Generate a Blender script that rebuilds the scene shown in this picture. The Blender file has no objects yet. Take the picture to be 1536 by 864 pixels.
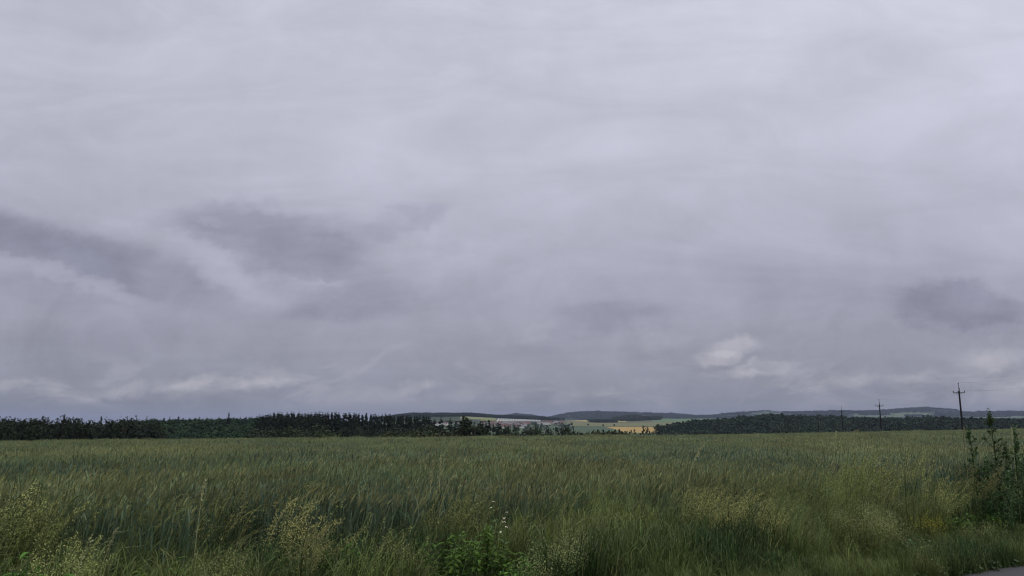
import bpy, math, random
import numpy as np
from mathutils import Vector

R = np.random.default_rng(11)
random.seed(5)
SC = bpy.context.scene
COL = SC.collection
EYE = 1.6
TILT = math.radians(9.975)
FPX = 1160.0
HOR = 636.0

def U(px):                       # heading (x over depth) of a column of the photograph
    return (np.asarray(px, float) - 768.0) / 1178.0
def Zat(y, Y):                   # height that reads at row y when it stands at depth Y
    return EYE + (HOR - np.asarray(y, float)) / 1196.0 * Y

# ------------------------------------------------------------------ helpers
class Geo:
    def __init__(s):
        s.v = []; s.f = []; s.m = []; s.n = 0
    def add(s, v, f, m=0):
        v = np.asarray(v, float).reshape(-1, 3); f = np.asarray(f, int)
        s.v.append(v); s.f.append(f + s.n); s.m.append(np.full(len(f), m)); s.n += len(v)
        return s
    def mesh(s, name, mats, smooth=False):
        me = bpy.data.meshes.new(name)
        V = np.concatenate(s.v)
        F = []
        for a in s.f: F.extend(a.tolist())
        me.from_pydata(V.tolist(), [], F)
        for m in mats: me.materials.append(m)
        me.polygons.foreach_set('material_index', np.concatenate(s.m).astype(np.int32))
        if smooth: me.polygons.foreach_set('use_smooth', np.ones(len(F), bool))
        me.update()
        return me
    def obj(s, name, mats, parent=None, smooth=False, link=True):
        o = bpy.data.objects.new(name, s.mesh(name, mats, smooth))
        if link: COL.objects.link(o)
        if parent is not None: o.parent = parent
        return o

def tag(o, label=None, cat=None, group=None, kind=None):
    if label: o['label'] = label
    if cat: o['category'] = cat
    if group: o['group'] = group
    if kind: o['kind'] = kind
    return o
def empty(name, loc, rz=0.0, link=True):
    o = bpy.data.objects.new(name, None)
    o.empty_display_size = .3
    o.location = loc; o.rotation_euler = (0, 0, rz)
    if link: COL.objects.link(o)
    return o
def copy_tree(o, parent=None):
    c = o.copy(); COL.objects.link(c)
    if parent is not None: c.parent = parent
    for ch in o.children: copy_tree(ch, c)
    return c

def box(g, c, s, m=0, rz=0.0):
    cx, cy, cz = c; sx, sy, sz = [q / 2 for q in s]
    v = np.array([[x, y, z] for z in (-sz, sz) for x, y in ((-sx, -sy), (sx, -sy), (sx, sy), (-sx, sy))])
    ca, sa = math.cos(rz), math.sin(rz)
    v = np.stack([v[:, 0]*ca - v[:, 1]*sa + cx, v[:, 0]*sa + v[:, 1]*ca + cy, v[:, 2] + cz], 1)
    g.add(v, [[0,3,2,1],[4,5,6,7],[0,1,5,4],[1,2,6,5],[2,3,7,6],[3,0,4,7]], m)
def tube(g, pts, rad, n=6, m=0):
    pts = np.asarray(pts, float); k = len(pts)
    rad = np.broadcast_to(np.asarray(rad, float), (k,))
    t = np.gradient(pts, axis=0); t /= np.linalg.norm(t, axis=1)[:, None] + 1e-9
    ref = np.array([1., 0, 0]) if abs(t[0][0]) < .8 else np.array([0, 1., 0])
    a = np.cross(t, ref); a /= np.linalg.norm(a, axis=1)[:, None]
    b = np.cross(t, a)
    th = np.linspace(0, 2*np.pi, n, endpoint=False)
    v = pts[:, None] + rad[:, None, None]*(np.cos(th)[None, :, None]*a[:, None] + np.sin(th)[None, :, None]*b[:, None])
    f = [[i*n+j, i*n+(j+1) % n, (i+1)*n+(j+1) % n, (i+1)*n+j] for i in range(k-1) for j in range(n)]
    g.add(v.reshape(-1, 3), f, m)
    v2 = np.concatenate([v[-1], [pts[-1] + t[-1]*rad[-1]*.5]])
    g.add(v2, [[j, (j+1) % n, n] for j in range(n)], m)
def ribbons(g, P, W, S, m=0):
    """P (B,n,3) centre lines, W (B,n) full widths, S (B,3) sideways unit vectors"""
    B, n, _ = P.shape
    h = (W[:, :, None]*S[:, None, :]) * .5
    v = np.stack([P - h, P + h], 2).reshape(-1, 3)
    base = (np.arange(B)*n*2)[:, None] + (np.arange(n-1)*2)[None, :]
    f = np.stack([base, base+1, base+3, base+2], 2).reshape(-1, 4)
    g.add(v, f, m)
def quads(g, C, N, size, asp=1.0, m=0, rng=R):
    """little leaf faces: centres C, normals N, sizes"""
    B = len(C)
    N = N / (np.linalg.norm(N, axis=1)[:, None] + 1e-9)
    r = rng.normal(size=(B, 3))
    a = np.cross(N, r); a /= np.linalg.norm(a, axis=1)[:, None] + 1e-9
    b = np.cross(N, a)
    s = np.broadcast_to(np.asarray(size, float), (B,))[:, None]
    k = .35*s*rng.uniform(-1, 1, (B, 1))
    v = np.stack([C - a*s*asp*.5, C - b*s*.5 + a*k*.3, C + a*s*asp*.5, C + b*s*.5 + a*k*.3], 1)
    g.add(v.reshape(-1, 3), np.arange(B*4).reshape(B, 4), m)

def vnoise(x, y, seed=0):
    def h(i, j):
        n = (i*374761393 + j*668265263 + seed*1442695041) & 0x7fffffff
        n = ((n ^ (n >> 13))*1274126177) & 0x7fffffff
        return ((n ^ (n >> 16)) & 0xffff)/65535.0
    x = np.asarray(x, float); y = np.asarray(y, float)
    i = np.floor(x).astype(np.int64); j = np.floor(y).astype(np.int64)
    fx = x - i; fy = y - j
    fx = fx*fx*(3-2*fx); fy = fy*fy*(3-2*fy)
    return (h(i, j)*(1-fx) + h(i+1, j)*fx)*(1-fy) + (h(i, j+1)*(1-fx) + h(i+1, j+1)*fx)*fy
def fbm(x, y, seed=0, o=4):
    s = 0; a = .5; t = 0
    for k in range(o):
        s = s + a*vnoise(np.asarray(x)*2**k, np.asarray(y)*2**k, seed + k*17); t += a; a *= .5
    return s/t

# ------------------------------------------------------------------ materials
def nd(nt, t, **kw):
    n = nt.nodes.new(t)
    for k, v in kw.items(): setattr(n, k, v)
    return n
def leaf_mat(name, c1, c2, scale=.3, trans=.25, island=.35, rough=.55, obj_var=.25):
    """foliage: two tones mixed by a noise in the world, each leaf and each plant a little different"""
    m = bpy.data.materials.new(name); m.use_nodes = True
    nt = m.node_tree; nt.nodes.clear(); L = nt.links.new
    geo = nd(nt, 'ShaderNodeNewGeometry'); oi = nd(nt, 'ShaderNodeObjectInfo')
    nz = nd(nt, 'ShaderNodeTexNoise'); nz.inputs['Scale'].default_value = scale; nz.inputs['Detail'].default_value = 3
    L(geo.outputs['Position'], nz.inputs['Vector'])
    mr = nd(nt, 'ShaderNodeMapRange'); mr.inputs['From Min'].default_value = .41; mr.inputs['From Max'].default_value = .59
    L(nz.outputs['Fac'], mr.inputs['Value'])
    mx = nd(nt, 'ShaderNodeMix', data_type='RGBA')
    mx.inputs['A'].default_value = (*c1, 1); mx.inputs['B'].default_value = (*c2, 1)
    L(mr.outputs['Result'], mx.inputs['Factor'])
    def var(sock, amt):
        q = nd(nt, 'ShaderNodeMapRange')
        q.inputs['To Min'].default_value = 1-amt; q.inputs['To Max'].default_value = 1+amt
        L(sock, q.inputs['Value']); return q.outputs['Result']
    mu = nd(nt, 'ShaderNodeMath', operation='MULTIPLY')
    L(var(geo.outputs['Random Per Island'], island), mu.inputs[0]); L(var(oi.outputs['Random'], obj_var), mu.inputs[1])
    hs = nd(nt, 'ShaderNodeHueSaturation')
    hv = nd(nt, 'ShaderNodeMapRange'); hv.inputs['To Min'].default_value = .488; hv.inputs['To Max'].default_value = .515
    L(oi.outputs['Random'], hv.inputs['Value']); L(hv.outputs['Result'], hs.inputs['Hue'])
    L(mu.outputs[0], hs.inputs['Value']); L(mx.outputs['Result'], hs.inputs['Color'])
    bs = nd(nt, 'ShaderNodeBsdfPrincipled'); bs.inputs['Roughness'].default_value = rough
    bs.inputs['Specular IOR Level'].default_value = .15 if rough > .6 else .3
    L(hs.outputs['Color'], bs.inputs['Base Color'])
    tr = nd(nt, 'ShaderNodeBsdfTranslucent'); L(hs.outputs['Color'], tr.inputs['Color'])
    ms = nd(nt, 'ShaderNodeMixShader'); ms.inputs['Fac'].default_value = trans
    L(bs.outputs[0], ms.inputs[1]); L(tr.outputs[0], ms.inputs[2])
    out = nd(nt, 'ShaderNodeOutputMaterial'); L(ms.outputs[0], out.inputs['Surface'])
    return m
def solid_mat(name, c, rough=.8, var=.2, scale=4.0, spec=.3, c2=None):
    m = bpy.data.materials.new(name); m.use_nodes = True
    nt = m.node_tree; nt.nodes.clear(); L = nt.links.new
    tc = nd(nt, 'ShaderNodeNewGeometry')
    nz = nd(nt, 'ShaderNodeTexNoise'); nz.inputs['Scale'].default_value = scale; nz.inputs['Detail'].default_value = 6
    L(tc.outputs['Position'], nz.inputs['Vector'])
    mx = nd(nt, 'ShaderNodeMix', data_type='RGBA')
    a = tuple(q*(1-var) for q in c); b = c2 or tuple(min(1, q*(1+var)) for q in c)
    mx.inputs['A'].default_value = (*a, 1); mx.inputs['B'].default_value = (*b, 1)
    L(nz.outputs['Fac'], mx.inputs['Factor'])
    bs = nd(nt, 'ShaderNodeBsdfPrincipled'); bs.inputs['Roughness'].default_value = rough
    bs.inputs['Specular IOR Level'].default_value = spec
    L(mx.outputs['Result'], bs.inputs['Base Color'])
    out = nd(nt, 'ShaderNodeOutputMaterial'); L(bs.outputs[0], out.inputs['Surface'])
    return m

M = {}
M['wheat_leaf'] = leaf_mat('wheat_leaf', (.090,.146,.094), (.164,.203,.088), .12, .3, .4)
M['wheat_ear'] = leaf_mat('wheat_ear', (.212,.243,.106), (.300,.298,.120), .10, .2, .35)
M['grass_leaf'] = leaf_mat('grass_leaf', (.044,.082,.022), (.150,.188,.050), .6, .3, .6)
M['grass_head'] = leaf_mat('grass_head', (.200,.220,.080), (.135,.180,.062), .4, .2, .4)
M['yellow_head'] = leaf_mat('yellow_seed_heads', (.36,.35,.125), (.24,.27,.085), .6, .25, .45)
M['dry_stalk'] = leaf_mat('dry_stalk', (.36,.35,.17), (.29,.30,.14), .5, .1, .25)
M['weed_leaf'] = leaf_mat('weed_leaf', (.085,.180,.022), (.125,.215,.032), .8, .35, .35)
M['dark_weed'] = leaf_mat('dark_weed', (.060,.112,.038), (.082,.138,.046), .8, .25, .35)
M['cover_leaf'] = leaf_mat('cover_leaf', (.036,.068,.020), (.070,.105,.026), 1.2, .3, .4)
M['cream_flower'] = leaf_mat('cream_flower', (.31,.32,.12), (.22,.25,.085), 1.0, .2, .4)
M['yellow_flower'] = leaf_mat('yellow_flower', (.55,.50,.05), (.45,.42,.05), 1.0, .2, .3)
M['white_flower'] = leaf_mat('white_flower', (.74,.66,.55), (.70,.58,.50), 1.0, .2, .2)
M['spruce'] = leaf_mat('spruce_needles', (.020,.032,.020), (.028,.042,.024), .05, .05, .4, .7)
M['dark_tree'] = leaf_mat('dark_tree_leaves', (.018,.027,.016), (.026,.036,.018), .04, .1, .45, .7)
M['wood_leaf'] = leaf_mat('wood_leaves', (.024,.050,.026), (.038,.066,.030), .025, .15, .4, .7)
M['hedge_leaf'] = leaf_mat('hedge_leaves', (.028,.040,.022), (.042,.054,.024), .05, .15, .4, .7)
M['bush_leaf'] = leaf_mat('bush_leaves', (.040,.050,.020), (.056,.062,.022), .1, .15, .4, .7)
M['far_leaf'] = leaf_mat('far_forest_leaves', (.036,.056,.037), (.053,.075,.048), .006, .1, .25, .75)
M['bark'] = solid_mat('bark', (.055,.047,.042), .9, .3, 3.0)
M['asphalt'] = solid_mat('asphalt', (.075,.072,.074), .85, .35, 60.0)
M['pole_wood'] = solid_mat('pole_wood', (.018,.017,.017), .9, .3, 2.0)
M['steel'] = solid_mat('dark_steel', (.06,.06,.065), .6, .2, 2.0, .5)
M['porcelain'] = solid_mat('brown_porcelain', (.12,.09,.08), .35, .2, 5.0, .5)
M['wire'] = solid_mat('line_wire', (.10,.10,.105), .5, .1, 1.0, .5)
M['film'] = solid_mat('white_film', (.80,.80,.80), .45, .06, .05)
M['wall_white'] = solid_mat('white_render', (.64,.61,.58), .9, .06, .2)
M['wall_cream'] = solid_mat('cream_render', (.38,.31,.25), .9, .06, .2)
M['wall_grey'] = solid_mat('grey_render', (.36,.34,.33), .9, .08, .2)
M['roof_red'] = solid_mat('red_roof_tiles', (.150,.088,.072), .85, .15, .3)
M['roof_brown'] = solid_mat('brown_roof_tiles', (.16,.085,.065), .85, .15, .3)
M['roof_grey'] = solid_mat('grey_roof_sheets', (.22,.21,.21), .8, .15, .3)
M['glass_dark'] = solid_mat('dark_window_glass', (.03,.035,.04), .2, .1, 1.0, .5)

# ------------------------------------------------------------------ terrain
CX = np.array([-200, 0, 200, 385, 620, 700, 760, 830, 900, 960, 1000, 1060, 1150, 1300, 1450, 1536, 1800.])
YE = np.array([667, 664, 661, 658.5, 656.5, 655.5, 654.5, 654, 653.5, 653, 653, 652.5, 651.5, 648.5, 646, 644.5, 641])
YC = np.array([70, 70, 72, 75, 80, 82, 84, 88, 90, 94, 98, 105, 118, 128, 130, 130, 130.])
ZC = Zat(YE, YC) - .86
SL = np.array([.07, .07, .07, .07, .07, .07, .07, .07, .07, .065, .065, .05, .03, .018, .014, .012, .01])
rings = {}
def ring(Y, vals, cols=CX, mode='z'):
    cols = np.asarray(cols, float); v = np.asarray(vals, float)
    rings[Y] = (cols, v if mode == 'z' else Zat(v, Y))
def field(Y):
    return np.where(Y <= YC, ZC*np.clip((Y-12)/(YC-12), 0, None), ZC - (Y-YC)*SL)
for Y in (0, 6, 12): ring(Y, CX*0)
for Y in (25, 45, 70, 90, 110, 130): ring(Y, field(Y))
ring(160, [-6,-6,-6,-6,-6,-6,-6,-6,-6,-6,-6,-4.5,-3.2,-2.2,-1.8,-1.5,-1.2])
ring(220, [-10,-10,-11,-12,-12,-12,-12,-12,-12,-12,-11,-8,-5,-3.2,-3,-2.8,-2.5])
ring(300, [-13,-13,-15,-16,-17,-17,-18,-18,-18,-18,-17,-13,-7,-5,-5.5,-5,-5])
ring(400, [-14,-14,-15,-17,-17,-17,-20,-22,-23,-23,-22,-18,-9.5,-9,-9,-9,-9])
ring(500, [-11,-11,-9.5,-11,-15,-16,-20,-25,-27,-27,-26,-22,-12.5,-14,-15,-15,-15])
ring(600, [-9.5,-9.5,-8.0,-6.2,-16,-18,-22,-28,-30,-30,-30,-25,-16,-19,-20,-20,-20])
ring(700, [-11,-11,-10,-10,-18,-22,-26,-30,-33,-33,-32,-27,-20,-22,-23,-24,-24])
ring(850, [-16,-16,-16,-16,-22,-26,-30,-33,-35,-34,-30,-26,-23,-23,-23,-24,-24])
ring(1000, [-20,-20,-20,-20,-26,-30,-32,-34,-35,-33,-26,-18,-15,-14.5,-15,-16,-16])
ring(1200, [-22,-22,-22,-22,-28,-30,-32,-35,-36,-33,-16,-7,-3,-4.5,-7,-9,-10])
ring(1400, [-24,-24,-24,-24,-28,-30,-31,-33,-34,-33,-20,-10,-5.5,-7,-9,-11,-12])
ring(1700, [-25,-25,-25,-25,-25,-26,-26,-28,-29,-29,-27,-25,-24,-24,-24,-24,-24])
c6 = [-200, 620, 700, 760, 830, 900, 960, 1000, 1060, 1150, 1800]
ring(2000, [648,647,646,645,646,648,649.5,648.5,647,647,648], c6, 'y')
ring(2500, [640,639,639,638.5,640,641,641.5,641,641,641,642], c6, 'y')
ring(2900, [642,634.5,634.3,635,635.8,638,638,637,637,638,640], c6, 'y')
ring(3300, [640,631,629.5,630.6,632.8,635,635,633.5,633,635,638], c6, 'y')
ring(3700, [642,642,632,623.5,624,627.5,630.8,633,633,631.5,630.5,633,637], [-200,500,560]+c6[1:], 'y')
ring(4300, [640,636,632,630,631.4,631,631,629.5,628.5,632,636], c6, 'y')
ring(5000, [640,637,634,632,632,629.2,629,628.4,627.8,630,632], c6, 'y')
ring(6000, [640,638,636,634,633,632.5,632,631,630.5,629,628], c6, 'y')
ring(7000, [640,636,633,632,631,629,629,629,629.5,625,626,625,627], [-200,620,700,760,830,900,960,1000,1060,1150,1250,1400,1800], 'y')
ring(8500, [640,637,627,622.3,625,629,625,621,619.2,619,620,620,621.5,624.8,625.2,622.5,620,617,619.5,618,617.8,617.2,615.5,613,614.6,617.5,618.5,619.5,621],
     [-200,650,740,775,800,818,832,850,880,905,925,960,1000,1040,1062,1085,1110,1150,1188,1240,1290,1320,1345,1390,1420,1460,1500,1536,1800], 'y')
ring(9500, [646, 646, 630, 627], [-200, 640, 850, 1800], 'y')
ring(12000, np.full(3, -40.), [-200, 800, 1800])
ring(16000, np.full(3, -60.), [-200, 800, 1800])
RY = np.array(sorted(rings), float)

def terr(x, y):
    x = np.atleast_1d(np.asarray(x, float)); y = np.atleast_1d(np.asarray(y, float))
    r = np.hypot(x, y); az = np.clip(np.arctan2(x, y), -.66, .66)
    Y = np.clip(r*np.cos(az), 0, 15990); px = 768 + 1178*np.tan(az)
    K = np.stack([np.interp(px, *rings[k]) for k in RY])            # (rings, N)
    h = np.diff(RY)[:, None]; d = np.diff(K, axis=0)/h
    s = np.zeros_like(K); s[0] = d[0]; s[-1] = d[-1]
    w1 = 2*h[1:] + h[:-1]; w2 = h[1:] + 2*h[:-1]
    ok = d[:-1]*d[1:] > 0
    with np.errstate(divide='ignore', invalid='ignore'):
        s[1:-1] = np.where(ok, (w1+w2)/(w1/np.where(d[:-1] == 0, 1, d[:-1]) + w2/np.where(d[1:] == 0, 1, d[1:])), 0)
    i = np.clip(np.searchsorted(RY, Y, 'right') - 1, 0, len(RY)-2)
    n = np.arange(len(Y)); H = RY[i+1]-RY[i]; t = (Y-RY[i])/H
    a = K[i, n]; b = K[i+1, n]; sa = s[i, n]*H; sb = s[i+1, n]*H
    z = a*(2*t**3-3*t**2+1) + sa*(t**3-2*t**2+t) + b*(3*t**2-2*t**3) + sb*(t**3-t**2)
    far = np.clip((Y-5500)/2500, 0, 1)
    z = z + far*(fbm(x/260, y/260, 3, 4)-.5)*16
    for bp, bY, amp, sx, sy in ((950, 4150, 19, 75, 260), (985, 4300, 8, 110, 260)):
        z = z + amp*np.exp(-((x-U(bp)*bY)/sx)**2 - ((y-bY)/sy)**2)
    return z
def gz(x, y): return float(terr(x, y)[0])

def road_edge(x):                # kerbless far edge of the tarmac, the verge begins here
    x = np.asarray(x, float)
    return np.where(x > 0, 5.85 + .6*x, 5.85 + .42*x)
def wheat_start(x):
    x = np.asarray(x, float)
    return road_edge(x) + 2.5 + .05*np.clip(x, -10, 12) + .9*(fbm(x*.45+7, x*0+2.5, 9, 3)-.5)

def landuse(x, y):
    r = np.hypot(x, y); az = np.clip(np.arctan2(x, y), -.66, .66)
    Y = r*np.cos(az); px = 768 + 1178*np.tan(az)
    n = fbm(x/40, y/40, 21, 4); nb = fbm(x/420, y/420, 22, 3)
    wob = (fbm(x/300, y/300, 5, 3)-.5)
    c = np.zeros((len(x), 3))
    def put(mask, col, a=.25):
        c[mask] = np.asarray(col)[None]*(1 + a*(2*n[mask]-1))[:, None]
    put(Y >= 0, (.046,.044,.026))
    put((Y > 95) & (px < 1010), (.060,.082,.036))
    put((Y > 112) & (px >= 1010), (.085,.110,.045))
    put(Y > 600, (.060,.085,.042))
    put(Y > 1900, (.085,.115,.062), .15)
    Yw = Y*(1 + .03*wob)
    put((Yw > 2000) & (Yw < 2560) & (px > 822) & (px < 990), (.080,.118,.068), .1)
    put((Yw > 2020) & (Yw < 2600) & (px > 908 + (2560-Yw)*.052), (.41,.285,.10), .12)
    put((Yw > 2600) & (Yw < 2680) & (px > 820), (.050,.068,.040), .3)
    put((Yw > 2680) & (Yw < 3330) & (px > 850), (.165,.175,.082), .1)
    put((Yw > 3330) & (Yw < 3420) & (px > 835), (.19,.15,.09), .2)
    put((Yw > 3420) & (Yw < 3720) & (px > 835), (.13,.13,.075), .2)
    put((Yw > 3720) & (Yw < 5000) & (px > 836) & (px < 940), (.36,.32,.12), .1)
    put((Yw > 3420) & (Yw < 4800) & (px > 978) & (px < 1100), (.115,.185,.095), .1)
    put((Yw > 4800) & (Yw < 5100) & (px > 970) & (px < 1020), (.40,.37,.28), .1)
    put((Yw > 2850) & (Yw < 3700) & (px < 835), (.055,.075,.042), .2)
    put((Yw > 3350) & (Yw < 3560) & (px > 690) & (px < 744), (.22,.24,.11), .1)
    put((Yw > 3230) & (Yw < 3350) & (px > 720) & (px < 760), (.17,.20,.075), .1)
    put((Y > 5100) & (nb > -.1), (.024,.042,.030), .4)
    put((Y > 5200) & (Y < 6400) & (px > 800) & (px < 1100), (.06,.10,.06), .2)
    put((Y > 6500) & (Y < 8000) & (nb > .62), (.10,.14,.08), .2)
    put((Yw > 7250) & (Yw < 7600) & (px > 1342 + 25*wob) & (px < 1395 + (7600-Yw)*.05), (.13,.16,.09), .1)
    put((Yw > 6550) & (Yw < 6620) & (px > 1400) & (px < 1500), (.14,.16,.10), .3)
    # verge and roadside soil
    d = y - road_edge(x)
    put((Y < 40) & (d < 3.2) & (y > -3) , (.040,.036,.022), .4)
    return np.clip(c, 0, 1)

def build_ground():
    azs = np.concatenate([np.radians(np.linspace(-180, -44, 60, endpoint=False)),
                          np.arctan(np.linspace(-.9656, .9656, 1350)),
                          np.radians(np.linspace(44, 180, 60))[1:-1]])
    azs = np.sort(azs)
    rr = np.concatenate([[.01], np.linspace(1, 12, 12), np.linspace(12, 140, 60)[1:], np.linspace(140, 700, 56)[1:],
                         np.linspace(700, 2000, 50)[1:], np.linspace(2000, 5200, 120)[1:],
                         np.linspace(5200, 9600, 70)[1:], np.linspace(9600, 15900, 10)[1:]])
    ca = np.clip(azs, -.66, .66)
    # rings of equal depth inside the view, round behind
    A = azs[None, :]; Rr = rr[:, None]/np.cos(ca)[None, :]
    Rr = np.minimum(Rr, 15900*1.3)
    x = (Rr*np.sin(A)).ravel(); y = (Rr*np.cos(A)).ravel()
    z = terr(x, y)
    z += np.where(y < 80, (fbm(x*1.3, y*1.3, 40, 3)-.5)*.06, 0)*np.clip((y - road_edge(x))/1.0, 0, 1)
    col = landuse(x, y)
    nr, na = len(rr), len(azs)
    i = np.arange(nr-1)[:, None]; j = np.arange(na)[None, :]; j2 = (j+1) % na
    F = np.stack([i*na+j, (i+1)*na+j, (i+1)*na+j2, i*na+j2], 2).reshape(-1, 4)[:, ::-1]
    m = bpy.data.materials.new('ground_cover'); m.use_nodes = True
    nt = m.node_tree; L = nt.links.new; bs = nt.nodes['Principled BSDF']
    at = nd(nt, 'ShaderNodeAttribute', attribute_name='landuse')
    geo = nd(nt, 'ShaderNodeNewGeometry')
    nz = nd(nt, 'ShaderNodeTexNoise'); nz.inputs['Scale'].default_value = .9; nz.inputs['Detail'].default_value = 8
    L(geo.outputs['Position'], nz.inputs['Vector'])
    mr = nd(nt, 'ShaderNodeMapRange'); mr.inputs['To Min'].default_value = .55; mr.inputs['To Max'].default_value = 1.45
    L(nz.outputs['Fac'], mr.inputs['Value'])
    vm = nd(nt, 'ShaderNodeVectorMath', operation='SCALE'); L(at.outputs['Color'], vm.inputs[0]); L(mr.outputs['Result'], vm.inputs['Scale'])
    L(vm.outputs[0], bs.inputs['Base Color']); bs.inputs['Roughness'].default_value = .95
    bs.inputs['Specular IOR Level'].default_value = .1
    o = Geo().add(np.stack([x, y, z], 1), F).obj('ground', [m], smooth=True)
    a = o.data.attributes.new('landuse', 'FLOAT_COLOR', 'POINT')
    a.data.foreach_set('color', np.concatenate([col, np.ones((len(col), 1))], 1).astype(np.float32).ravel())
    tag(o, kind='structure')
build_ground()

def build_road():
    g = Geo()
    xs = np.concatenate([np.linspace(-60, 0, 80), np.linspace(0, 60, 120)[1:]])
    e = road_edge(xs)
    jag = (fbm(xs*2.2, xs*0, 12, 4)-.5)*.22
    sl = np.gradient(e, xs); nx = sl/np.hypot(1, sl); ny = -1/np.hypot(1, sl)
    rows = [(0, jag)] + [(w, 0*jag) for w in (.3, 1.5, 3.0, 4.5, 5.8)]
    V = []
    for w, jg in rows:
        V.append(np.stack([xs + nx*(w+jg), e + ny*(w+jg), np.full_like(xs, .012 + .03*(w > .2)*min(1, w/3))], 1))
    V = np.concatenate(V); n = len(xs); k = len(rows)
    F = [[i*n+j+1, i*n+j, (i+1)*n+j, (i+1)*n+j+1] for i in range(k-1) for j in range(n-1)]
    o = g.add(V, F).obj('road', [M['asphalt']], smooth=True)
    tag(o, kind='structure')
build_road()

# ------------------------------------------------------------------ instancing for what nobody can count
def scatter(name, pts, rot, scl, srcs, idx, label, cat):
    """one object of many small plants: points carrying a rotation, a scale and the number of their source"""
    n = len(pts)
    me = bpy.data.meshes.new(name); me.vertices.add(n)
    me.vertices.foreach_set('co', np.asarray(pts, np.float32).ravel())
    a = me.attributes.new('rot', 'FLOAT_VECTOR', 'POINT'); a.data.foreach_set('vector', np.asarray(rot, np.float32).ravel())
    a = me.attributes.new('scl', 'FLOAT_VECTOR', 'POINT'); a.data.foreach_set('vector', np.asarray(scl, np.float32).ravel())
    a = me.attributes.new('idx', 'INT', 'POINT'); a.data.foreach_set('value', np.asarray(idx, np.int32))
    o = bpy.data.objects.new(name, me); COL.objects.link(o)
    cl = bpy.data.collections.new(name + '_sources')
    for k, s in enumerate(srcs):
        s.name = '%s_source_%02d' % (name, k); cl.objects.link(s)
    ng = bpy.data.node_groups.new(name + '_nodes', 'GeometryNodeTree')
    ng.interface.new_socket('Geometry', in_out='INPUT', socket_type='NodeSocketGeometry')
    ng.interface.new_socket('Geometry', in_out='OUTPUT', socket_type='NodeSocketGeometry')
    L = ng.links.new; N = ng.nodes.new
    gi = N('NodeGroupInput'); go = N('NodeGroupOutput')
    ip = N('GeometryNodeInstanceOnPoints'); ci = N('GeometryNodeCollectionInfo')
    ci.inputs['Collection'].default_value = cl
    ci.inputs['Separate Children'].default_value = True; ci.inputs['Reset Children'].default_value = True
    ip.inputs['Pick Instance'].default_value = True
    def att(nm, t):
        q = N('GeometryNodeInputNamedAttribute'); q.data_type = t; q.inputs['Name'].default_value = nm
        return q.outputs['Attribute']
    mp = N('GeometryNodeMeshToPoints')
    L(gi.outputs[0], mp.inputs['Mesh']); L(mp.outputs[0], ip.inputs['Points'])
    L(ci.outputs[0], ip.inputs['Instance']); L(att('idx', 'INT'), ip.inputs['Instance Index'])
    L(att('scl', 'FLOAT_VECTOR'), ip.inputs['Scale'])
    er = N('FunctionNodeEulerToRotation'); L(att('rot', 'FLOAT_VECTOR'), er.inputs[0]); L(er.outputs[0], ip.inputs['Rotation'])
    L(ip.outputs[0], go.inputs[0])
    md = o.modifiers.new('plants', 'NODES'); md.node_group = ng
    return tag(o, label, cat, None, 'stuff')

def side(phi):
    return np.stack([np.cos(phi), np.sin(phi), np.zeros_like(phi)], 1)

def blades(g, base, h, reach, phi, w, n=4, droop=.25, m=0, rng=R):
    """arching blades from base, reaching sideways along phi"""
    B = len(base); t = np.linspace(0, 1, n)[None, :]
    h = np.broadcast_to(h, (B,))[:, None]; reach = np.broadcast_to(reach, (B,))[:, None]; droop = np.broadcast_to(droop, (B,))[:, None]
    d = side(phi)
    P = base[:, None, :] + d[:, None, :]*(reach*t**1.8)[:, :, None]
    P[:, :, 2] += h*(t*(1+droop) - droop*t**3*1.15)
    prof = np.interp(np.linspace(0, 1, n), [0, .25, .6, .85, 1], [.75, 1, .85, .5, .08])
    W = np.broadcast_to(w, (B,))[:, None]*prof[None]
    tw = phi + np.pi/2 + rng.normal(0, .5, B)
    ribbons(g, P, W, side(tw), m)
    return P[:, -1]

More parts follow.
